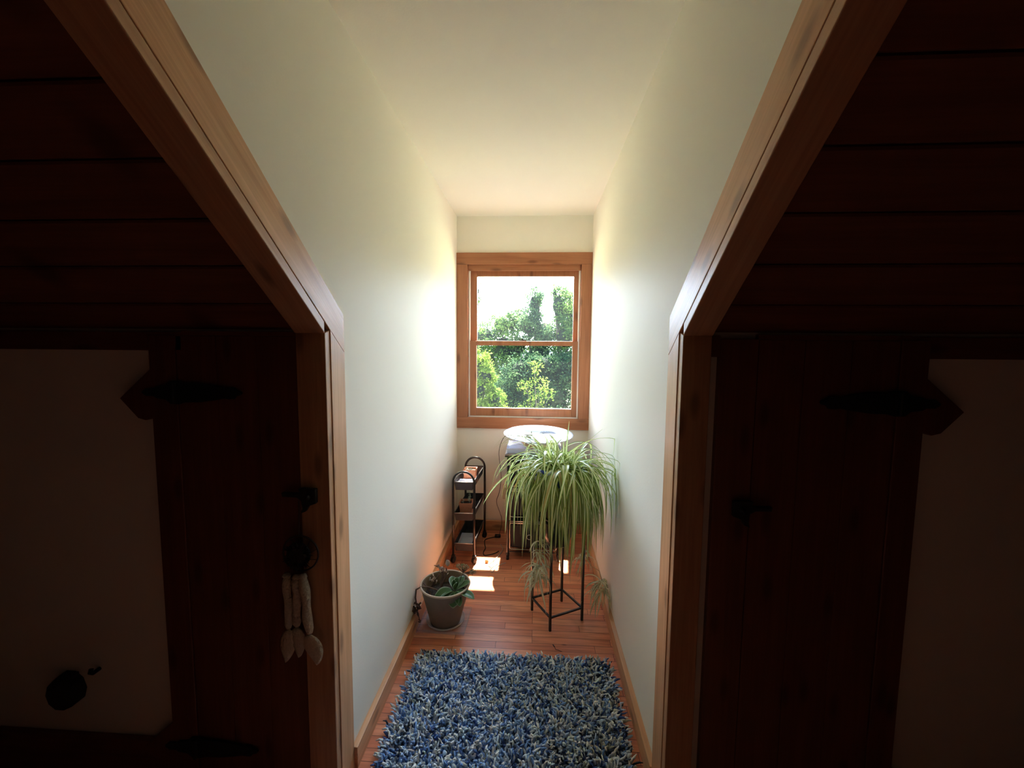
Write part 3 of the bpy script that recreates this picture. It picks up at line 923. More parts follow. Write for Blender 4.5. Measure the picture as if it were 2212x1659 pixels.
leaves = [((-.492, 1.935, .200), .072, .3, .012), ((-.288, 1.925, .198), .050, .55, .004), ((-.386, 1.890, .170), .056, .5, .006), ((-.450, 1.905, .180), .036, .6, .0),
          ((-.322, 2.01, .222), .040, .75, .0), ((-.360, 2.045, .228), .038, .8, .0), ((-.420, 2.03, .232), .036, .85, .0), ((-.350, 1.90, .168), .036, .6, .004),
          ((-.372, 1.995, .246), .034, .95, -.004), ((-.415, 1.975, .240), .034, .9, -.004), ((-.376, 1.955, .238), .030, .8, -.002)]
for tip, wd, tone, dr in leaves:
    lb = MB(); d = (Vector(tip) - ctr)
    broad_leaf(lb, ctr + d * .10, tip, wd, dr, .18, .004, tone=tone)
    lb.build('leaf', M_SUCC, pot, smooth=True)
st = MB(); st.tube([(-.40, 1.985, .150), (-.398, 1.975, .175), tuple(ctr)], [.009, .008, .006], 8)
st.tube([(-.50, 1.97, .150), (-.47, 1.96, .172), (-.42, 1.97, .186)], [.005, .004, .003], 6)
st.build('green_stem', plain('green_brown_stem', (.10, .11, .05), .7), pot, smooth=True)
# flower head: stalk, fine branches, many small florets
fh = MB(); fc = Vector((-.352, 2.05, .272))
base_p = Vector((-.385, 2.00, .20)); mid = Vector((-.362, 2.035, .250))
fh.tube([base_p, (-.372, 2.02, .228), mid], [.0022, .002, .0018], 6)
rf = random.Random(5); flor = MB()
for k in range(150):
    a = rf.uniform(0, 6.283); rr = math.sqrt(rf.random())
    right = rf.random() < .33
    c = Vector((-.315, 2.04, .252)) if right else Vector((-.368, 2.05, .272))
    R1 = (.022, .018) if right else (.036, .022)
    p = c + Vector((math.cos(a) * rr * R1[0], math.sin(a) * rr * R1[1], rf.uniform(-.006, .010) + .008 * (1 - rr)))
    if k % 3 == 0: fh.tube([mid, mid.lerp(p, .6) + Vector((0, 0, -.004)), p], [.0012, .0009, .0006], 4)
    flor.blob(p, (rf.uniform(.0016, .0036), rf.uniform(.0014, .003), rf.uniform(.002, .004)), seg=6, tint=rf.choice([(.38, .42, .24), (.55, .45, .32), (.48, .25, .18), (.20, .25, .13), (.62, .56, .42)]))
fh.build('flower_stalk', M_DRIED, pot)
fl = flor.build('florets', attrmat('tiny_florets', .8), pot, smooth=True); fl['kind'] = 'stuff'
# withered stems
ds = MB()
ds.tube([(-.47, 2.02, .150), (-.475, 2.035, .190), (-.470, 2.05, .225), (-.478, 2.055, .262)], [.007, .008, .007, .006], 7)
ds.tube([(-.47, 2.03, .19), (-.455, 2.055, .222), (-.452, 2.05, .262)], [.005, .006, .004], 6)
ds.tube([(-.478, 2.055, .262), (-.500, 2.05, .272), (-.515, 2.04, .282)], [.004, .003, .001], 5)
ds.tube([(-.46, 1.975, .150), (-.490, 1.985, .184), (-.530, 1.975, .202), (-.566, 1.965, .206), (-.585, 1.955, .198), (-.588, 1.950, .160), (-.582, 1.945, .135)], [.005, .0042, .004, .004, .0045, .004, .003], 7)
ds.tube([(-.56, 2.00, .208), (-.535, 1.985, .190), (-.515, 1.965, .165)], [.0035, .003, .004], 6)
ds.tube([(-.530, 2.035, .165), (-.505, 2.045, .205), (-.490, 2.05, .230)], [.004, .005, .003], 6)
ds.build('withered_stem', M_DRIED, pot, smooth=True)
rw = random.Random(21)
def crumple(b, c, R, n=10, tint=None):
    for k in range(n):
        p = Vector(c) + Vector((rw.gauss(0, R * .5), rw.gauss(0, R * .35), rw.gauss(0, R * .5)))
        a = Vector((rw.uniform(-1, 1), rw.uniform(-1, 1), rw.uniform(-1, 1))).normalized()
        u = a.orthogonal().normalized(); w = a.cross(u)
        s0 = R * rw.uniform(.35, .75)
        vs = []
        for i in range(4):
            for j in range(4):
                q = p + a * ((i - 1.5) / 1.5 * s0) + u * ((j - 1.5) / 1.5 * s0 * .5 * (1 - abs(i - 1.5) / 2.2)) + w * (rw.uniform(-.25, .25) * s0 + .4 * s0 * ((j - 1.5) / 1.5) ** 2)
                vs.append(q)
        fs = [(i * 4 + j, i * 4 + j + 1, (i + 1) * 4 + j + 1, (i + 1) * 4 + j) for i in range(3) for j in range(3)]
        b.add(vs, fs)
b = MB(); crumple(b, (-.478, 2.05, .268), .020, 9); crumple(b, (-.505, 2.02, .222), .018, 6); crumple(b, (-.445, 2.045, .245), .012, 4)
b.blob((-.447, 2.06, .287), (.012, .009, .018), seg=10, jit=.12, rnd=rw)
for nm in (1,):
    s_ = b.build('withered_leaves', M_WITHER, pot, smooth=True); s_.modifiers.new('thick', 'SOLIDIFY').thickness = .0012
b = MB(); crumple(b, (-.579, 1.945, .112), .026, 16); crumple(b, (-.560, 1.93, .045), .012, 6)
b.tube([(-.582, 1.945, .135), (-.578, 1.94, .10), (-.560, 1.93, .05)], .002, 5)
s_ = b.build('withered_leaves', M_DRIED, pot, smooth=True); s_.modifiers.new('thick', 'SOLIDIFY').thickness = .0012

# ---- plant stand
FT = [Vector((.089, 1.972, 0)), Vector((-.003, 2.132, 0)), Vector((.162, 2.223, 0)), Vector((.258, 2.066, 0))]
sc0 = sum(FT, Vector()) / 4
stand = thing('plant_stand', tuple(sc0), 'tall square black metal plant stand under the spider plant', 'plant stand')
ZS = .545
for p in FT:
    d = (sc0 - p).normalized()
    ang = math.atan2(FT[1].y - FT[0].y, FT[1].x - FT[0].x)
    Mx = Matrix.Translation((p.x, p.y, 0)) @ Matrix.Rotation(ang, 4, 'Z')
    l_ = MB().box((-.0055, -.0055, 0), (.0055, .0055, ZS), M=Mx).build('leg', M_BLACK, stand, bevel=.001)
for zz in (.070, ZS - .008):
    for i in range(4):
        a, c = FT[i], FT[(i + 1) % 4]; v = c - a; L = v.length
        Mx = Matrix.Translation((a.x, a.y, zz)) @ Matrix.Rotation(math.atan2(v.y, v.x), 4, 'Z')
        MB().box((.005, -.0045, -.0045), (L - .005, .0045, .0045), M=Mx).build('rail', M_BLACK, stand, bevel=.0008)
# ring inside the top frame
pts = [(sc0.x + .0865 * math.cos(a), sc0.y + .0865 * math.sin(a), ZS - .008) for a in [2 * math.pi * k / 40 for k in range(40)]]
MB().tube(pts, .0042, 8, closed=True).build('ring', M_BLACK, stand, smooth=True)

# black planter bowl hanging in the ring + painted pot
cx, cy = sc0.x, sc0.y
o = MB().lathe([(0, .392), (.045, .392), (.060, .405), (.0735, .45), (.079, .52), (.0815, .546), (.094, .5495), (.094, .5525), (.079, .5535), (.076, .52), (.071, .455), (.057, .41), (0, .398)], (cx, cy, 0), 40).build('planter_bowl', M_BLACK, loc=(cx, cy, .392), smooth=True)
tag(o, 'black glazed planter bowl set into the ring of the plant stand', 'bowl')

def potpaint():
    m, n, l, b = newmat('blue_white_glaze')
    tc = n.new('ShaderNodeTexCoord')
    v = n.new('ShaderNodeTexVoronoi'); v.inputs['Scale'].default_value = 22
    l.new(tc.outputs['Object'], v.inputs['Vector'])
    r = n.new('ShaderNodeValToRGB'); r.color_ramp.interpolation = 'CONSTANT'
    r.color_ramp.elements[0].position = 0; r.color_ramp.elements[0].color = (.03, .05, .35, 1)
    r.color_ramp.elements[1].position = .42; r.color_ramp.elements[1].color = (.62, .66, .72, 1)
    l.new(v.outputs['Distance'], r.inputs[0]); l.new(r.outputs[0], b.inputs['Base Color'])
    b.inputs['Roughness'].default_value = .15
    return m
sp = thing('spider_plant', (cx, cy, .400), 'large spider plant in a blue and white patterned pot on the black metal stand', 'potted plant')
MB().lathe([(0, .400), (.050, .400), (.062, .43), (.070, .56), (.100, .66), (.128, .745), (.131, .79), (.137, .80), (.137, .812), (.128, .814), (.122, .80), (.118, .765)], (cx, cy, 0), 48,
     mats=[0, 0, 0, 0, 1, 1, 1, 1, 1, 1, 1]).build('pot', [plain('red_brown_clay', (.22, .09, .05), .6), potpaint()], sp, smooth=True)
MB().lathe([(0, .790), (.06, .792), (.119, .785), (.119, .77)], (cx, cy, 0), 32).build('soil', M_SOIL, sp, smooth=True)

M_SPIDER = leafmat('spider_plant_leaf', (.17, .25, .04), (.42, .50, .12), .42, rough=.4, c3=(.82, .83, .48))
M_SPIDY = leafmat('pale_plantlet_leaf', (.42, .48, .26), (.66, .66, .44), .3, rough=.5, c3=(.86, .85, .68))
def blade(b, base, az, el, L, width, grav, rr, n=18, curl=0.0, tone=None, xmax=XR - .012):
    """strap leaf: grows from base, bends under its weight"""
    p = Vector(base); d = Vector((math.cos(el) * math.cos(az), math.cos(el) * math.sin(az), math.sin(el)))
    side0 = Vector((-math.sin(az), math.cos(az), 0))
    tw = rr.uniform(-.5, .5)
    vs = []; fs = []; ac = []
    tone = rr.random() if tone is None else tone
    for i in range(n + 1):
        u = i / n
        w = width * .5 * (min(1, .55 + u * 1.8) * (1 - u ** 3.2)) + .0002
        s = side0 - d * side0.dot(d)
        s.normalize(); nn = d.cross(s).normalized()
        s2 = (s * math.cos(tw * u) + nn * math.sin(tw * u)); n2 = d.cross(s2).normalized()
        for j, v in enumerate((-1, -.42, .42, 1)):
            vs.append(p + s2 * (w * v) + n2 * (w * .45 * abs(v)))
            ac.append(float(v))
        p = p + d * (L / n)
        if p.x > xmax: p.x = xmax; d.x = min(d.x, 0)
        d = (d + Vector((0, 0, -1)) * grav * (.25 + u * 1.2) / n + side0 * curl / n).normalized()
    for i in range(n):
        for j in range(3):
            a = i * 4 + j
            fs.append((a, a + 1, a + 5, a + 4))
    b.add(vs, fs, 0, tone=tone, across=ac)
rs_ = random.Random(42)
fol = MB()
crown = Vector((cx, cy, .812))
subs = [Vector((0, 0, 0)), Vector((.055, .02, .005)), Vector((-.055, .01, .0)), Vector((.015, -.055, -.005)), Vector((-.02, .05, .01)), Vector((.06, -.04, -.01))]
for k in range(500):
    sub = subs[k % 6]
    az = rs_.uniform(0, 2 * math.pi)
    r0 = rs_.uniform(0, .048)
    base = crown + sub + Vector((math.cos(az) * r0, math.sin(az) * r0, rs_.uniform(-.02, .012)))
    out = math.atan2(sub.y, sub.x) if sub.length > .01 else az
    az2 = az if rs_.random() < .5 else out + rs_.gauss(0, 1.0)
    cls = rs_.random()
    if cls < .07:      # upright young leaves
        blade(fol, base, az2, rs_.uniform(.8, 1.35), rs_.uniform(.12, .22), rs_.uniform(.008, .012), rs_.uniform(.3, 2.6), rs_, curl=rs_.uniform(-.9, .9))
    elif cls < .24:    # wide arching
        blade(fol, base, az2, rs_.uniform(.15, .95), rs_.uniform(.26, .45), rs_.uniform(.010, .016), rs_.uniform(2.0, 6), rs_, curl=rs_.uniform(-1.2, 1.2))
    elif cls < .36:    # short tangled middle leaves
        blade(fol, base, az, rs_.uniform(-.2, 1.0), rs_.uniform(.12, .26), rs_.uniform(.012, .018), rs_.uniform(3, 10), rs_, curl=rs_.uniform(-2.5, 2.5))
    else:              # long hanging skirt
        blade(fol, base, az2, rs_.uniform(-.6, .55), rs_.uniform(.26, .55), rs_.uniform(.012, .019), rs_.uniform(7, 18), rs_, curl=rs_.uniform(-.9, .9))
f_ = fol.build('foliage', M_SPIDER, sp, smooth=True)
# a few individually placed leaves seen against wall and cart
ex = MB()
blade(ex, crown + Vector((.03, -.02, 0)), math.radians(60), 1.42, .235, .012, .15, rs_, tone=.6)
blade(ex, crown + Vector((.04, .0, 0)), math.radians(15), .85, .30, .008, .5, rs_, tone=.5)
blade(ex, crown + Vector((.06, .0, 0)), math.radians(-20), .75, .42, .008, 4.2, rs_, tone=.2)
blade(ex, crown + Vector((-.06, .0, 0)), math.radians(172), .8, .33, .009, 2.2, rs_, tone=.4)
blade(ex, crown + Vector((-.05, .03, 0)), math.radians(165), .95, .40, .007, 3.4, rs_, tone=.4)
blade(ex, crown + Vector((-.05, -.03, 0)), math.radians(188), .35, .33, .011, 3.2, rs_, tone=.9)
blade(ex, crown + Vector((-.05, -.04, 0)), math.radians(195), .50, .34, .012, 4.6, rs_, tone=.9)
blade(ex, crown + Vector((-.03, -.05, 0)), math.radians(215), .35, .46, .012, 8, rs_, tone=.8)
blade(ex, crown + Vector((.02, -.05, 0)), math.radians(262), 1.25, .17, .008, .6, rs_, tone=.1)
ex.build('foliage', M_SPIDER, sp, smooth=True)
yl = MB()
for k in range(16):       # ageing leaves
    az = rs_.choice([rs_.uniform(-.5, .6), rs_.uniform(2.6, 3.8), rs_.uniform(4.2, 5.2)])
    blade(yl, crown + Vector((math.cos(az) * .06, math.sin(az) * .06, -.01)), az, rs_.uniform(-.1, .5), rs_.uniform(.22, .42), rs_.uniform(.008, .013), rs_.uniform(4, 10), rs_, curl=rs_.uniform(-1, 1))
y_ = yl.build('ageing_leaves', leafmat('ageing_leaf', (.42, .28, .10), (.72, .62, .20), .35), sp, smooth=True); y_['label'] = 'yellowed leaves'
# runners with plantlets
def plantlet(b, c, n, L, w, rr, grav=5, up=.6):
    for k in range(n):
        blade(b, Vector(c) + Vector((rr.uniform(-.006, .006), rr.uniform(-.006, .006), rr.uniform(-.008, .008))), rr.uniform(0, 6.283), rr.uniform(-.5, up), L * rr.uniform(.55, 1.1), w * rr.uniform(.7, 1.2), grav * rr.uniform(.3, 2.4), rr, n=14, curl=rr.uniform(-4.5, 4.5))
for run, spots in (
    ([(.06, 2.02, .80), (.03, 1.98, .74), (.020, 1.985, .60), (.030, 1.99, .48), (.030, 1.99, .40), (.030, 1.99, .30)], [((.030, 1.99, .455), 12, .11), ((.030, 1.99, .385), 12, .12), ((.032, 1.99, .320), 18, .14), ((.032, 1.99, .265), 20, .15)]),
    ([(.19, 2.06, .80), (.27, 2.02, .74), (.285, 2.03, .55), (.268, 2.08, .35), (.300, 2.08, .29), (.345, 2.09, .26), (.362, 2.10, .200)], [((.355, 2.09, .200), 16, .14), ((.360, 2.08, .165), 12, .15)]),
    ([(.18, 2.14, .80), (.26, 2.16, .74), (.275, 2.17, .50), (.262, 2.17, .30)], [((.262, 2.17, .300), 8, .055), ((.275, 2.14, .340), 7, .05), ((.262, 2.16, .285), 8, .14)])):
    b = MB(); b.tube(run, .0016, 5)
    rn = b.build('runner', plain('pale_runner', (.42, .34, .20), .7), sp, smooth=True)
    b = MB()
    for c, n_, L in spots: plantlet(b, c, int(n_ * 1.3), L * 1.12, .0092, rs_, grav=6)
    p_ = b.build('plantlet', M_SPIDY, rn, smooth=True); p_['label'] = 'pale trailing plantlet'

# ---- narrow three tier cart on the left
cart = thing('rolling_cart', (-.45, 2.80, 0), 'narrow black three-tier rolling cart with arched ends by the left wall', 'cart')
def arch(xl, xr, y, top, z0=.048):
    r = (xr - xl) / 2; xc = (xl + xr) / 2; zs = top - r * 1.05
    pts = [(xl, y, z0), (xl, y, zs * .5), (xl, y, zs)] + [(xc - r * math.cos(a), y, zs + r * 1.05 * math.sin(a)) for a in [math.pi * k / 16 for k in range(1, 16)]] + [(xr, y, zs), (xr, y, zs * .5), (xr, y, z0)]
    return MB().tube(pts, .0078, 10)
fx0, fx1, rx0, rx1 = -.527, -.388, -.509, -.366
FY, RY = 2.600, 2.975
arch(fx0, fx1, FY, .612).build('end_frame', M_BLACK, cart, smooth=True)
arch(rx0, rx1, RY, .610).build('end_frame', M_BLACK, cart, smooth=True)
def lerp(a, b, t): return a + (b - a) * t
for zr, zb_ in ((.545, .490), (.337, .285), (.132, .078)):
    q = [(fx0 + .008, FY), (fx1 - .008, FY), (rx1 - .008, RY), (rx0 + .008, RY)]
    tray = MB(); inner = .012
    cxs = sum(p[0] for p in q) / 4; cys = sum(p[1] for p in q) / 4
    top = [(x, y, zr) for x, y in q]; bot = [(x + (cxs - x) * .12, y + (cys - y) * .04, zb_) for x, y in q]
    vs = top + bot + [(x, y, z + .0015) for x, y, z in bot]
    tray.add(top + bot, [(0, 1, 5, 4), (1, 2, 6, 5), (2, 3, 7, 6), (3, 0, 4, 7), (4, 5, 6, 7)])
    sh = tray.build('shelf', M_MESH, cart); sh.modifiers.new('thick', 'SOLIDIFY').thickness = .0012
    MB().tube([Vector(p) for p in top], .0028, 6, closed=True).build('shelf_rim', M_BLACK, sh, smooth=True)
    rim = MB(); rim.tube([(q[1][0], q[1][1], zr - .001), (q[2][0], q[2][1], zr - .001)], .0034, 6); rim.tube([(q[0][0], q[0][1] - .002, zr), (q[1][0], q[1][1] - .002, zr)], .0026, 6)
    rim.build('shelf_wire', M_CHROME, sh, smooth=True)
for x, y in ((fx0, FY), (fx1, FY), (rx1, RY), (rx0, RY)):
    cst = MB().tube([(x - .009, y + .004, .021), (x + .009, y - .004, .021)], .021, 18)
    c_ = cst.build('caster', M_RUBBER, cart, bevel=.002)
    MB().box((x - .012, y - .010, .026), (x + .012, y + .012, .050)).build('caster_fork', M_RUBBER, c_, bevel=.002)

# terracotta square pots on saucers
def square_pot(x, y, z, rz, label, slabel, seedling):
    Rz = Matrix.Rotation(rz, 4, 'Z')
    t = MB(); w = .055
    sq = lambda h, zz: [(-h, -h, zz), (h, -h, zz), (h, h, zz), (-h, h, zz)]
    vs = sq(w * .86, 0) + sq(w, .014) + sq(w * .94, .014) + sq(w * .80, .005)
    t.add([Rz @ Vector(p) + Vector((x, y, z)) for p in vs], [(3, 2, 1, 0)] + [(a + i, a + (i + 1) % 4, a + 4 + (i + 1) % 4, a + 4 + i) for a in (0, 4, 8) for i in range(4)] + [(12, 13, 14, 15)])
    s_ = t.build('pot_saucer', M_TERRA, bevel=.0015, loc=(x, y, z)); tag(s_, slabel, 'saucer')
    z0 = z + .006
    p = thing('square_pot', (x, y, z0), label, 'potted plant')
    t = MB(); a0, a1 = .034, .045; hgt = .082
    vs = sq(a0, 0) + sq(a1, hgt) + sq(a1 - .006, hgt) + sq(a1 - .010, hgt - .03)
    t.add([Rz @ Vector(q) + Vector((x, y, z0)) for q in vs], [(3, 2, 1, 0)] + [(a + i, a + (i + 1) % 4, a + 4 + (i + 1) % 4, a + 4 + i) for a in (0, 4, 8) for i in range(4)] + [(12, 13, 14, 15)])
    t.build('pot', M_TERRA, p, bevel=.0015)
    t = MB(); t.add([Rz @ Vector(q) + Vector((x, y, z0)) for q in sq(.037, hgt - .014) + sq(.036, hgt - .024)], [(0, 1, 2, 3), (4, 7, 6, 5)] + [(i, 4 + i, 4 + (i + 1) % 4, (i + 1) % 4) for i in range(4)])
    t.build('soil', M_SOIL, p)
    s = MB(); rr = random.Random(int(x * 999))
    M_SEED = leafmat('seedling_leaf', (.42, .50, .38), (.60, .64, .52), .3)
    for (dx, dy, hh) in seedling:
        b0 = Vector((x + dx, y + dy, z0 + hgt - .014)); p1 = b0 + Vector((rr.uniform(-.004, .004), 0, hh))
        s.tube([b0, b0.lerp(p1, .5) + Vector((.002, 0, 0)), p1], .0011, 5, tone=.6)
        nL = 2 if hh < .03 else 6
        for k in range(nL):
            zz = p1.lerp(b0, (k // 2) * .25); a = rr.uniform(0, 6.28)
            s.blob(zz + Vector((math.cos(a) * .006, math.sin(a) * .006, 0)), (.005, .004, .0018), seg=6, tone=rr.random())
    s.build('seedling', M_SEED, p, smooth=True)
square_pot(-.460, 2.715, .2865, .05, 'square terracotta pot with tall pale sprigs on the middle shelf of the cart', 'square terracotta saucer on the middle shelf of the cart',
           [(-.022, .01, .018), (-.018, -.012, .012), (.020, .018, .075), (.024, .0, .05), (.014, .02, .03)])
square_pot(-.444, 2.790, .4915, .03, 'square terracotta pot with tiny pale seedlings on the top shelf of the cart', 'square terracotta saucer on the top shelf of the cart',
           [(-.012, .0, .012), (0, .01, .010), (.012, -.004, .014), (.004, -.012, .010), (-.02, .012, .010)])
def clear_box(x0, x1, y0, y1, z0, z1, label):
    t = MB().add([(x0 + .004, y0 + .004, z0), (x1 - .004, y0 + .004, z0), (x1 - .004, y1 - .004, z0), (x0 + .004, y1 - .004, z0), (x0, y0, z1), (x1, y0, z1), (x1, y1, z1), (x0, y1, z1)],
                 [(0, 3, 2, 1), (0, 1, 5, 4), (1, 2, 6, 5), (2, 3, 7, 6), (3, 0, 4, 7)])
    o = t.build('plastic_tray', M_FROST, loc=((x0 + x1) / 2, (y0 + y1) / 2, z0)); o.modifiers.new('thick', 'SOLIDIFY').thickness = .0018
    return tag(o, label, 'tray')
clear_box(-.508, -.412, 2.625, 2.74, .4925, .522, 'shallow frosted plastic tray at the front of the top cart shelf')
clear_box(-.505, -.410, 2.63, 2.80, .0805, .112, 'shallow frosted plastic tray on the bottom cart shelf')

# ---- drawer tower
tw = thing('drawer_tower', (-.002, 2.85, 0), 'black rolling drawer tower with three wire-framed drawers under the window', 'drawer cart')
tx0, tx1, ty0, ty1 = -.172, .166, 2.665, 3.045
MB().box((tx0 - .022, ty0 - .022, .712), (tx1 + .022, ty1 + .022, .727)).build('tabletop', M_TOP, tw, bevel=.007)
MB().box((tx0 - .022, ty0 - .022, .704), (tx1 + .022, ty1 + .022, .7118)).build('tabletop_trim', M_BLACK, tw, bevel=.003)
for x in (tx0, tx1):
    for y in (ty0, ty1):
        MB().tube([(x, y, .040), (x, y, .706)], .0085, 12).build('post', M_BLACK, tw, smooth=False)
        c_ = MB().tube([(x - .008, y, .018), (x + .008, y, .018)], .018, 16).build('caster', M_RUBBER, tw, bevel=.0015)
        MB().lathe([(.006, .026), (.011, .028), (.013, .045), (.009, .050)], (x, y, 0), 12).build('caster_fork', M_RUBBER, c_, smooth=True)
for zz in (.478, .268, .055):
    MB().tube([(tx0, ty0, zz), (tx1, ty0, zz)], .0035, 6).build('rail', M_BLACK, tw)
    for x in (tx0, tx1):
        MB().tube([(x, ty0, zz), (x, ty1, zz)], .0035, 6).build('rail', M_BLACK, tw)
for z0, z1 in ((.506, .690), (.297, .478), (.074, .258)):
    xa, xb_ = tx0 + .014, tx1 - .014
    t = MB(); t.box((xa + .004, ty0 + .004, z0 + .004), (xb_ - .004, ty1 - .02, z1 - .010))
    dr = t.build('drawer', M_FABRIC, tw, bevel=.012)
    w_ = MB(); r_ = .014; y = ty0 - .004
    ring = []
    for cxx, czz, a0 in ((xb_ - r_, z1 - r_ - .004, 0), (xa + r_, z1 - r_ - .004, 90), (xa + r_, z0 + r_, 180), (xb_ - r_, z0 + r_, 270)):
        for k in range(5):
            a = math.radians(a0 + k * 22.5)
            ring.append((cxx + r_ * math.cos(a), y, czz + r_ * math.sin(a)))
    w_.tube(ring, .0026, 6, closed=True)
    w_.tube([(xa, y, z1 - .004), (xb_, y, z1 - .004)], .0030, 6)
    w_.tube([(xa, y, z1 + .008), (xb_, y, z1 + .008)], .0028, 6)
    w_.build('wire_frame', M_CHROME, dr, smooth=True)
    xm = (xa + xb_) / 2 - .025
    MB().tube([(xm + .016 * math.cos(a), y - .002, (z0 + z1) / 2 - .005 + .016 * math.sin(a)) for a in [2 * math.pi * k / 20 for k in range(20)]], .0022, 6, closed=True).build('ring_pull', M_CHROME, dr, smooth=True)

# ---- stack on top of the tower
clear_box(tx0 - .012, tx1 + .006, 2.655, 2.90, .7285, .760, 'frosted plastic tray directly on the drawer tower top')
o = MB().lathe([(0, .7625), (.050, .7625), (.085, .778), (.108, .802), (.112, .802), (.090, .774), (.052, .758), (0, .758)], (.020, 2.785, 0), 40, M=Matrix.Identity(3)).build('wooden_bowl', plain('orange_wood_bowl', (.72, .46, .22), .45, var=.3, bscale=9), loc=(.02, 2.785, .758), smooth=True)
o.location.z -= .024
tag(o, 'shallow orange and yellow bowl under the large white disc', 'bowl')
Mt = Matrix.Rotation(math.radians(3.2), 3, 'X') @ Matrix.Rotation(math.radians(1.0), 3, 'Y')
dc = thing('solar_disc', (.024, 2.80, .822), 'large round white translucent disc lying tilted on top of the drawer tower', 'disc')
def discmat():
    m = bpy.data.materials.new('white_translucent_disc'); m.use_nodes = True
    n, l = m.node_tree.nodes, m.node_tree.links
    n.clear(); out = n.new('ShaderNodeOutputMaterial')
    pb = n.new('ShaderNodeBsdfPrincipled'); pb.inputs['Base Color'].default_value = (.55, .58, .66, 1); pb.inputs['Roughness'].default_value = .22
    tl = n.new('ShaderNodeBsdfTranslucent'); tl.inputs[0].default_value = (.5, .54, .64, 1)
    ms = n.new('ShaderNodeMixShader'); ms.inputs[0].default_value = .35
    l.new(pb.outputs[0], ms.inputs[1]); l.new(tl.outputs[0], ms.inputs[2]); l.new(ms.outputs[0], out.inputs[0])
    return m
MB().lathe([(0, -.004), (.12, -.004), (.215, .002), (.236, .010), (.238, .012), (.235, .013), (.213, .0065), (.12, .001), (0, .001)], (.024, 2.80, .822), 72, M=Mt).build('dish', discmat(), dc, smooth=True)
MB().lathe([(.075, -.050), (.095, -.048), (.080, -.020), (.070, -.004)], (.024, 2.80, .822), 40).build('pedestal', M_FROST, dc, smooth=True)
rg = MB()
for k in range(26):      # ripple ribs in the dish
    a = math.radians(-60 + k * 5.5)
    rg.tube([Vector((.024, 2.80, .824)) + Mt @ Vector((math.cos(a) * r_, math.sin(a) * r_, .002)) for r_ in (.05, .09, .13)], .0016, 4)
rg.build('dish_ribs', discmat(), dc, smooth=True)
gb = thing('clip_box', (-.044, 2.745, .826), 'small grey-green plastic box with an upright peg on the white disc', 'box')
MB().box((-.072, 2.725, .8215), (-.014, 2.765, .842)).build('case', M_GREYBOX, gb, bevel=.003)
MB().box((-.026, 2.740, .842), (-.020, 2.748, .862)).build('peg', M_GREYBOX, gb)
MB().tube([(-.069, 2.722, .829), (-.058, 2.722, .829)], .005, 8).build('button', M_CHROME, gb)
cd = [(-.073, 2.72, .828), (-.13, 2.70, .833), (-.19, 2.69, .838), (-.222, 2.70, .790), (-.240, 2.74, .72), (-.243, 2.80, .64), (-.240, 2.88, .55), (-.243, 2.95, .44), (-.262, 3.02, .33), (-.285, 3.05, .25), (-.262, 3.06, .17), (-.245, 3.06, .11), (-.250, 3.05, .04), (-.262, 3.00, .006)]
def smooth_path(P_, k=4):
    P_ = [Vector(p) for p in P_]; out = []
    for i in range(len(P_) - 1):
        p0 = P_[max(i - 1, 0)]; p1 = P_[i]; p2 = P_[i + 1]; p3 = P_[min(i + 2, len(P_) - 1)]
        for j in range(k):
            t = j / k
            out.append(.5 * ((2 * p1) + (-p0 + p2) * t + (2 * p0 - 5 * p1 + 4 * p2 - p3) * t * t + (-p0 + 3 * p1 - 3 * p2 + p3) * t ** 3))
    out.append(P_[-1]); return out
o = MB().tube(smooth_path(cd), .0020, 6).build('power_cord', M_CORD, loc=(-.262, 3.0, .006), smooth=True)
tag(o, 'thin dark cord running from the white disc down the end wall to the floor', 'cord')
ec = thing('extension_cord', (-.30, 2.95, .0), 'black extension cord with socket block lying on the floor between cart and drawer tower', 'cord')
pts = [(-.255, 2.985, .008), (-.29, 2.975, .006), (-.330, 2.955, .004), (-.356, 2.925, .004), (-.350, 2.86, .004), (-.338, 2.80, .004), (-.345, 2.74, .004), (-.332, 2.700, .004), (-.295, 2.712, .004), (-.262, 2.735, .004), (-.240, 2.765, .004)]
MB().tube(smooth_path(pts), .0034, 6).build('cable', M_RUBBER, ec, smooth=True)
MB().box((-.290, 2.972, .001), (-.246, 3.000, .020)).build('socket_block', M_RUBBER, ec, bevel=.004)
o = MB().tube(smooth_path([(-.236, 2.865, .003), (-.213, 2.79, .003), (-.236, 2.70, .003), (-.272, 2.62, .003), (-.290, 2.576, .004), (-.266, 2.553, .003), (-.232, 2.598, .003), (-.272, 2.535, .003), (-.256, 2.492, .003), (-.234, 2.560, .003), (-.200, 2.600, .003), (-.181, 2.612, .003)]), .0021, 6).build('thin_cable', M_SILVER, loc=(-.25, 2.6, 0), smooth=True)
tag(o, 'thin silvery cable curled across the sunny patch of floor', 'cable')
o = thing('wood_bit', (-.306, 2.612, 0), 'small tan plug lying on the sunny floor at the end of the thin silvery cable', 'plug')
MB().lathe([(0, 0), (.010, 0), (.012, .010), (.008, .022), (0, .024)], (-.306, 2.612, 0.001), 12).build('body', plain('tan_plastic', (.55, .30, .14), .6), o, smooth=True)
o.name = 'small_plug'; ROOT['small_plug'] = Vector((-.306, 2.612, 0))
o = MB().tube(smooth_path([(.100, 1.872, .003), (.108, 1.856, .003), (.112, 1.842, .003), (.124, 1.834, .006), (.140, 1.828, .004)]), [.0022] * 4 + [.0012] * 13, 5).build('loose_thread', plain('dark_thread', (.03, .03, .04), .9), loc=(.11, 1.85, 0))
tag(o, 'small dark thread on the floor just beyond the rug edge', 'thread')

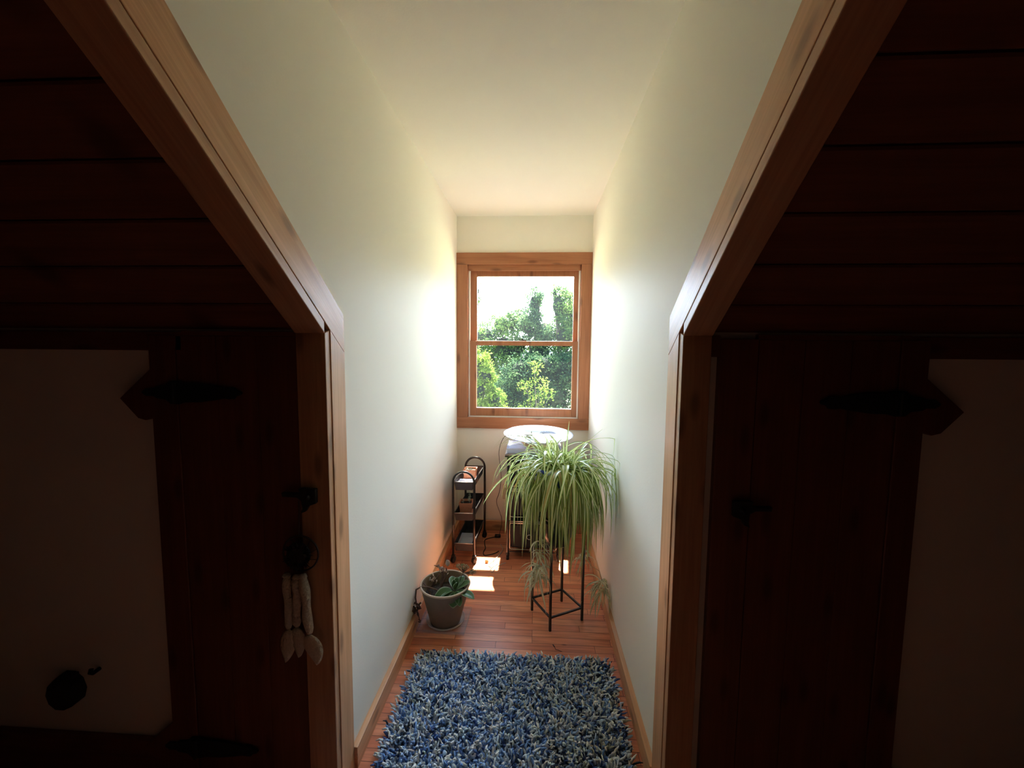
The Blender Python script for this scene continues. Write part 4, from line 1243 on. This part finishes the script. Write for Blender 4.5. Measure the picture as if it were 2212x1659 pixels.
# ================================================================= OUTSIDE
def lawn_mat():
    return plain('lawn_grass', (.56, .58, .34), .95, bump=.5, bscale=8, var=.35)
struct(MB().box((-45, 3.6, -3.3), (45, 60, -3.1)).build('ground', lawn_mat()), 'green lawn outside below the window', 'ground')

M_BAFFLE = plain('grey_baffle_shingles', (.07, .065, .06), .9, bump=.8, bscale=14, var=.4)  # covering of the added light-blocking roof
rb = MB()
for i in range(22):       # added shingle courses, out of view, keeping lawn bounce off the ceiling
    y_ = 3.27 + i * .13; z_ = .76 - i * .099
    rb.prism([(y_, z_), (y_ + .15, z_ - .114), (y_ + .15, z_ - .150), (y_, z_ - .03)], 'X', -5, 5)
for i in range(18):       # flatter added stretch outwards, blocking more bounce from the near lawn
    y_ = 3.27 + 22 * .13 + i * .17; z_ = .76 - 22 * .099 - i * .026
    rb.prism([(y_, z_), (y_ + .19, z_ - .034), (y_ + .19, z_ - .07), (y_, z_ - .03)], 'X', -5, 5)
struct(rb.build('roof_baffle', M_BAFFLE), 'unseen grey shingled roof baffle added below the window to block lawn light', 'roof')
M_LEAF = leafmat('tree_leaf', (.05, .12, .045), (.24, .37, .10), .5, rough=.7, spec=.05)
M_LEAFB = leafmat('dark_green_leaf', (.026, .07, .045), (.15, .25, .10), .5, rough=.7, spec=.05)  # darker, cooler green foliage
M_LEAFY = leafmat('yellow_green_leaf', (.11, .20, .035), (.33, .43, .08), .5, rough=.7, spec=.05)  # yellower green foliage
M_BARK = plain('bark', (.10, .08, .06), .9, bump=.6, bscale=20)
M_CORE = plain('crown_shade', (.012, .022, .012), .95)  # near-black, the crown's inner shade put into the colour
def tree(name, label, cat, base, blobs, n, mat, seed, leaf=.085, group=None, core=.78, tr=1.0):
    rg_ = np.random.default_rng(seed)
    main = list(blobs)
    blobs = list(blobs)
    for q in main:
        for _ in range(13):
            dd = rg_.normal(size=3); dd /= np.linalg.norm(dd)
            k_ = rg_.uniform(.24, .46)
            mr_ = (q[3] + q[5]) / 2
            blobs.append((q[0] + dd[0] * q[3] * .86, q[1] + dd[1] * q[4] * .86, q[2] + dd[2] * q[5] * .86, mr_ * k_, mr_ * k_, mr_ * k_ * rg_.uniform(.6, 1.0)))
    o = thing(name, base, label, cat, group)
    tb = MB(); bx_, by_, bz_ = base
    top = max(main, key=lambda q: q[2])
    tb.tube([(bx_, by_, bz_), (bx_ * .6 + top[0] * .4, by_ * .6 + top[1] * .4, bz_ * .6 + top[2] * .4), (top[0], top[1], top[2])], [.16 * tr, .12 * tr, .04 * tr], 8)
    for q in main[:10]:
        m = Vector((bx_, by_, bz_)).lerp(Vector(top[:3]), .45)
        tb.tube([m, m.lerp(Vector(q[:3]), .5) + Vector((0, 0, -.1)), q[:3]], [.07 * tr, .05 * tr, .02 * tr], 6)
    tb.build('trunk', M_BARK, o, smooth=True)
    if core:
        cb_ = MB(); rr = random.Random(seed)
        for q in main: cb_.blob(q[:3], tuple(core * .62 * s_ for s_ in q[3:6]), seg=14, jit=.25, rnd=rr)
        it = cb_.build('crown_core', M_CORE, o, smooth=True); it['kind'] = 'stuff'  # added solid core that closes gaps in the crown
    B = np.array(blobs, float)
    vol = B[:, 3] * B[:, 5]; vol[:len(main)] *= .35; pr_ = vol / vol.sum()
    n = int(n * 2.3); ctone = rg_.uniform(.1, .9, len(B))
    idx = rg_.choice(len(B), n, p=pr_)
    d = rg_.normal(size=(n, 3)); d /= np.linalg.norm(d, axis=1)[:, None]
    rad = rg_.uniform(.38, 1.15, n)
    # lumpy clumps
    lump = 1 + .16 * np.sin(d[:, 0] * 9 + idx) * np.sin(d[:, 2] * 8 + idx * 2) + .10 * np.sin(d[:, 1] * 17 + d[:, 2] * 13)
    c = B[idx, :3] + d * B[idx, 3:6] * (rad * lump)[:, None]
    a = rg_.normal(size=(n, 3)) + np.array([0, 0, -.3]); a /= np.linalg.norm(a, axis=1)[:, None]
    nn = d + rg_.normal(size=(n, 3)) * .7 + np.array([0, 0, .6]); u = np.cross(a, nn); u /= np.linalg.norm(u, axis=1)[:, None]
    w = np.cross(a, u)
    s = leaf * rg_.uniform(.6, 1.3, n)[:, None]
    v0 = c; v1 = c + a * s * .55 + u * s * .32 + w * s * .06; v2 = c + a * s * 1.1 - w * s * .1; v3 = c + a * s * .55 - u * s * .32 + w * s * .06
    V = np.stack([v0, v1, v2, v3], 1).reshape(-1, 3) - np.array(base)
    me = bpy.data.meshes.new('crown')
    me.vertices.add(4 * n); me.vertices.foreach_set('co', V.ravel())
    me.loops.add(4 * n); me.loops.foreach_set('vertex_index', np.arange(4 * n))
    me.polygons.add(n); me.polygons.foreach_set('loop_start', np.arange(n) * 4)
    me.polygons.foreach_set('loop_total', np.full(n, 4))
    at = me.attributes.new('tone', 'FLOAT', 'POINT')
    cl = np.clip(ctone[idx] + rg_.normal(size=n) * .25, 0, 1)
    at.data.foreach_set('value', np.repeat(cl, 4))
    me.materials.append(mat); me.update(calc_edges=True); me.validate()
    cr = bpy.data.objects.new('crown', me); COL.objects.link(cr); cr.parent = o
    return o
GZ = -3.1
def bl(cx_, y, cz, rx, ry, rz): return (cx_, y, cz, rx, ry, rz)
G = 'trees beyond the window'
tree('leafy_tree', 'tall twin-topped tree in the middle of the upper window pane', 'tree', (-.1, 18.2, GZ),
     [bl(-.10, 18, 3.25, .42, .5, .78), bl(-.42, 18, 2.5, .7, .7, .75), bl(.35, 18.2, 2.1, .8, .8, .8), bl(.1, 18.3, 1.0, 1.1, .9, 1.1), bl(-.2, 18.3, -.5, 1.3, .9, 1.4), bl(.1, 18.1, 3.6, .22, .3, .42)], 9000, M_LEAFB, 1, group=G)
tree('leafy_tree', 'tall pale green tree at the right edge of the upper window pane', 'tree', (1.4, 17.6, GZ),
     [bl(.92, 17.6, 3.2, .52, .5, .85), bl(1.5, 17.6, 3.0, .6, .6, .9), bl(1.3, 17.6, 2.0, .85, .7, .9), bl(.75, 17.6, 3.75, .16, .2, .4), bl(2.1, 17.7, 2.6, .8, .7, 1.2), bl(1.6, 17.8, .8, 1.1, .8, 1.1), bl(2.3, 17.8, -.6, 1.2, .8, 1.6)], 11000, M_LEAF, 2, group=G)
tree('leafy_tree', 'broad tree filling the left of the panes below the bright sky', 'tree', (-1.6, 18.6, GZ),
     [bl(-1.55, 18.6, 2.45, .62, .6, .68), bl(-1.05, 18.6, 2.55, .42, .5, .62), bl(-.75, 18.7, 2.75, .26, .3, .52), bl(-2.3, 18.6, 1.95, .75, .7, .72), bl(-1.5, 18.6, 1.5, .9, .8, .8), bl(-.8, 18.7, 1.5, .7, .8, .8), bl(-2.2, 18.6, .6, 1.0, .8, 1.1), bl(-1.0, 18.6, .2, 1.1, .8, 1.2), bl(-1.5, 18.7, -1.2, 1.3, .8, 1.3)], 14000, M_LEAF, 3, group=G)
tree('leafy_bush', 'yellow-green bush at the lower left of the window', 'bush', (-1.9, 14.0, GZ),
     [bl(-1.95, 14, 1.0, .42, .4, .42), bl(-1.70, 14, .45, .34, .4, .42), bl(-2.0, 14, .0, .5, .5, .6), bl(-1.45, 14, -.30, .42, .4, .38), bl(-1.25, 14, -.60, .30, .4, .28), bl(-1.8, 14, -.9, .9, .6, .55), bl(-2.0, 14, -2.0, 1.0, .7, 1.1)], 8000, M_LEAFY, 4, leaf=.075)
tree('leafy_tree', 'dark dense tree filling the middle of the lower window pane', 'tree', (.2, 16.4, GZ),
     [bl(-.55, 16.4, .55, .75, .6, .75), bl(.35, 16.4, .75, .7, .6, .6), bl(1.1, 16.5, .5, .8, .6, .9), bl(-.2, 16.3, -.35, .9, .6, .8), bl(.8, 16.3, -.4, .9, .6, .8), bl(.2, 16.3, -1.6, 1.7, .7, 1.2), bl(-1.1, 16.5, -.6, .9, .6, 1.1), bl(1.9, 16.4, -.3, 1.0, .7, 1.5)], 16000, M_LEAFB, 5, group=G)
tree('leafy_bush', 'yellow-green sapling in the centre of the lower window pane', 'bush', (.15, 15.0, GZ),
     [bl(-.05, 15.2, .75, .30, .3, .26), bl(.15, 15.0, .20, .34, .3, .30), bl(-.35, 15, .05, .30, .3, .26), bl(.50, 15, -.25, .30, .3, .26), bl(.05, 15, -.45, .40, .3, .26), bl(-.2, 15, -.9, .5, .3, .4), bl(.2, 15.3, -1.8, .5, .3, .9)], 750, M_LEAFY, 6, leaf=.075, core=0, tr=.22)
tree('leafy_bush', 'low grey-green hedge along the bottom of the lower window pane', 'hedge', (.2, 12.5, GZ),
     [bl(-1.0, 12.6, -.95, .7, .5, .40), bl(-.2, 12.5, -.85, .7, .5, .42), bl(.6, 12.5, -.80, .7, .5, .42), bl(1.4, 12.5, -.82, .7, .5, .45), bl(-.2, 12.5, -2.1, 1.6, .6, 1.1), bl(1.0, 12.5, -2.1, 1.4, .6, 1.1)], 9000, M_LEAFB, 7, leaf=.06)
tree('leafy_tree', 'near tree whose twigs poke into the top left of the window', 'tree', (-3.2, 14.5, GZ),
     [bl(-2.04, 14.5, 3.40, .15, .2, .34), bl(-2.02, 14.5, 3.05, .16, .2, .20), bl(-2.55, 14.5, 3.3, .42, .3, .5), bl(-3.1, 14.5, 3.2, .9, .6, 1.3), bl(-3.3, 14.6, 1.5, 1.0, .6, 1.2)], 5200, M_LEAF, 8, leaf=.06, group=G, core=.45)
for i, (x, y, h, w_) in enumerate(((-6.4, 19, 3.2, 1.5), (-11.2, 20, 4.2, 1.6), (5.4, 18.5, 4.0, 1.3), (10.0, 19.5, 4.8, 1.6))):
    where = ('just left of the window view', 'far left of the window view', 'just right of the window view', 'far right of the window view')[i]
    tree('leafy_tree', 'broad green tree ' + where, 'tree', (x, y, GZ), [bl(x, y, h - 1.6, w_, 1.4, 1.7), bl(x - .6 * w_, y, h - 3.2, w_, 1.4, 1.8), bl(x + .6 * w_, y, h - 3.4, w_, 1.4, 1.8), bl(x, y, -1.6, 1.3 * w_, 1.4, 1.6)], 7000, M_LEAF, 20 + i, leaf=.14, group=G)
